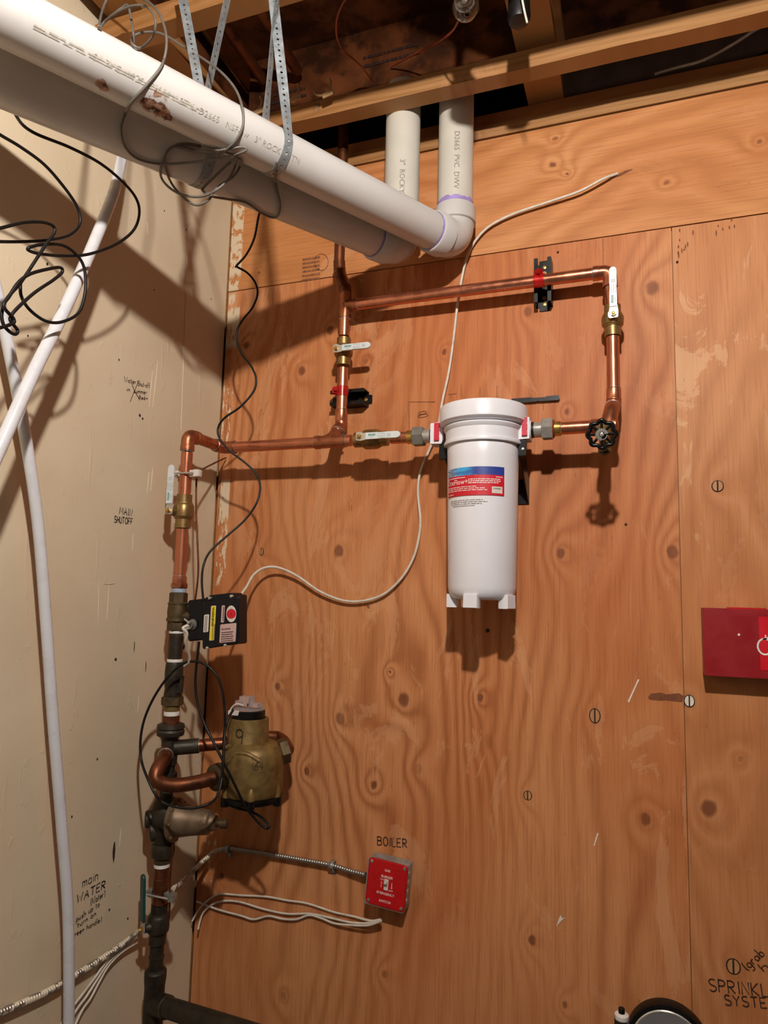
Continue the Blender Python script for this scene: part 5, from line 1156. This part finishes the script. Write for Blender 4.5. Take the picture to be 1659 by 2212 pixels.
# unlit clear bulb and other things among the joists
bb = thing('light_bulb', 'unlit clear glass bulb in a grey socket among the joists', 'bulb', P(1005, 40, -.42))
bt0 = P(1000, -14, -.42)
bdv = (P(1016, 62, -.46)-bt0).normalized()
MB().lathe(bt0-bdv*.03, bdv, [(0, .022), (.028, .022), (.03, .0205), (.042, .0205), (.044, .018)], 24).build('socket', 'dull_steel', bb)
MB().lathe(bt0+bdv*.008, bdv, [(0, .013), (.012, .016), (.026, .024), (.04, .0275), (.052, .026), (.062, .018), (.066, .008), (.067, .001)], 28, False).build('glass', 'glass', bb, solid=.001)
MB().lathe(bt0+bdv*.006, bdv, [(0, .006), (.014, .0045), (.022, .006)], 12).build('filament_stem', 'nickel', bb)
MB().lathe(bt0+bdv*.018, bdv, [(0, .019), (.012, .0215), (.0125, .018)], 24, False).build('reflector_ring', 'nickel', bb)
MB().tube([bt0-bdv*.03, V((bt0.x, bt0.y-.02, CZ))], .009, 10).build('stem', 'dull_steel', bb)
jb = thing('rubber_boot', 'black rubber boot with a pale cord hanging among the joists', 'boot', P(1125, 40, -.36))
MB().lathe(P(1121, 50, -.36), Z, [(0, .010), (.003, .021), (.012, .024), (.04, .0225), (.10, .022), (.2, .02)], 20).build('boot', 'rubber', jb)
MB().tube(spline([P(1124, -25, -.40), P(1131, 15, -.395), P(1139, 50, -.39)], 6), .0022, 8).build('cord', 'wire_white', jb)
cable('sensor_wire', 'thin orange wire looping down from the joists at top centre', [P(762,-20,-.5), P(740,8,-.46), P(727,45,-.42), P(729,85,-.36), P(745,112,-.3), P(778,140,-.22), P(805,175,-.16)], .0022, 'wire_orange', 'wire')
cable('sensor_wire', 'thin orange wire running from the clear bulb to the shadows', [P(991,42,-.40), P(978,66,-.36), P(955,85,-.3), P(925,102,-.24), P(880,125,-.18), P(845,143,-.14)], .0022, 'wire_orange', 'wire')
cable('electric_cable', 'pale cable passing through the dark gap at the upper right corner', [P(1700,30,-.02), P(1640,60,-.01), P(1585,95,.0), P(1520,130,.01), P(1460,147,.03), P(1415,160,.05)], .0038, 'wire_white')

flake('split_wood', [(1322,381), (1334,377), (1352,369), (1367,366), (1352,374), (1338,381), (1326,385)], 'rust', [c for c in wall_back.children if c.name.startswith('plywood_sheet')][2], -.0014)

# dark flecks along the top of the paler sheet
rf = random.Random(12)
for k in range(16):
    x, y = (rf.uniform(1462, 1500), rf.uniform(492, 545)) if k < 10 else (rf.uniform(1545, 1595), rf.uniform(470, 505))
    h = rf.uniform(5, 16); flake('stain_fleck', [(x, y), (x+2.2, y+h*.4), (x+1.4, y+h), (x-1.2, y+h*.6)], 'rust', sheets[1], -.0003)
# repeats carry one group
GROUPS = {'drain_pipe': 'white plastic drain pipes at upper left', 'hanger_strap': 'metal straps holding the drain pipes', 'water_tube': 'white tubes on the cream wall', 'coax_cable': 'black cables at the left', 'signal_cable': 'grey cables around the drain pipe', 'copper_pipe': 'copper pipe lengths on the plywood', 'strut_bracket': 'black strut brackets', 'pipe_clamp': 'red pipe clamps', 'pipe_union': 'unions at the filter', 'conduit_strap': 'straps on the metal conduit', 'flexible_conduit': 'spiral metal conduits', 'pipe_hanger': 'plastic pipe hangers on the joists', 'ceiling_pipe': 'copper pipes under the subfloor', 'sensor_wire': 'thin orange wires', 'ground_clamp': 'ground clamps on the riser', 'ground_wire': 'copper ground wires', 'lever_valve': 'lever valves', 'pipe_nipple': 'riser nipples'}
for o in bpy.data.objects:
    if o.parent is None and 'label' in o and 'group' not in o:
        k = o.name.split('.')[0]
        if k in GROUPS: o['group'] = GROUPS[k]
        elif 'three white wires' in o['label']: o['group'] = 'white wires under the boiler switch' if 'boiler' in o['label'] else 'white wires on the cream wall'
        elif k == 'electric_wire': o['group'] = 'black wires of the valve motor and meter'
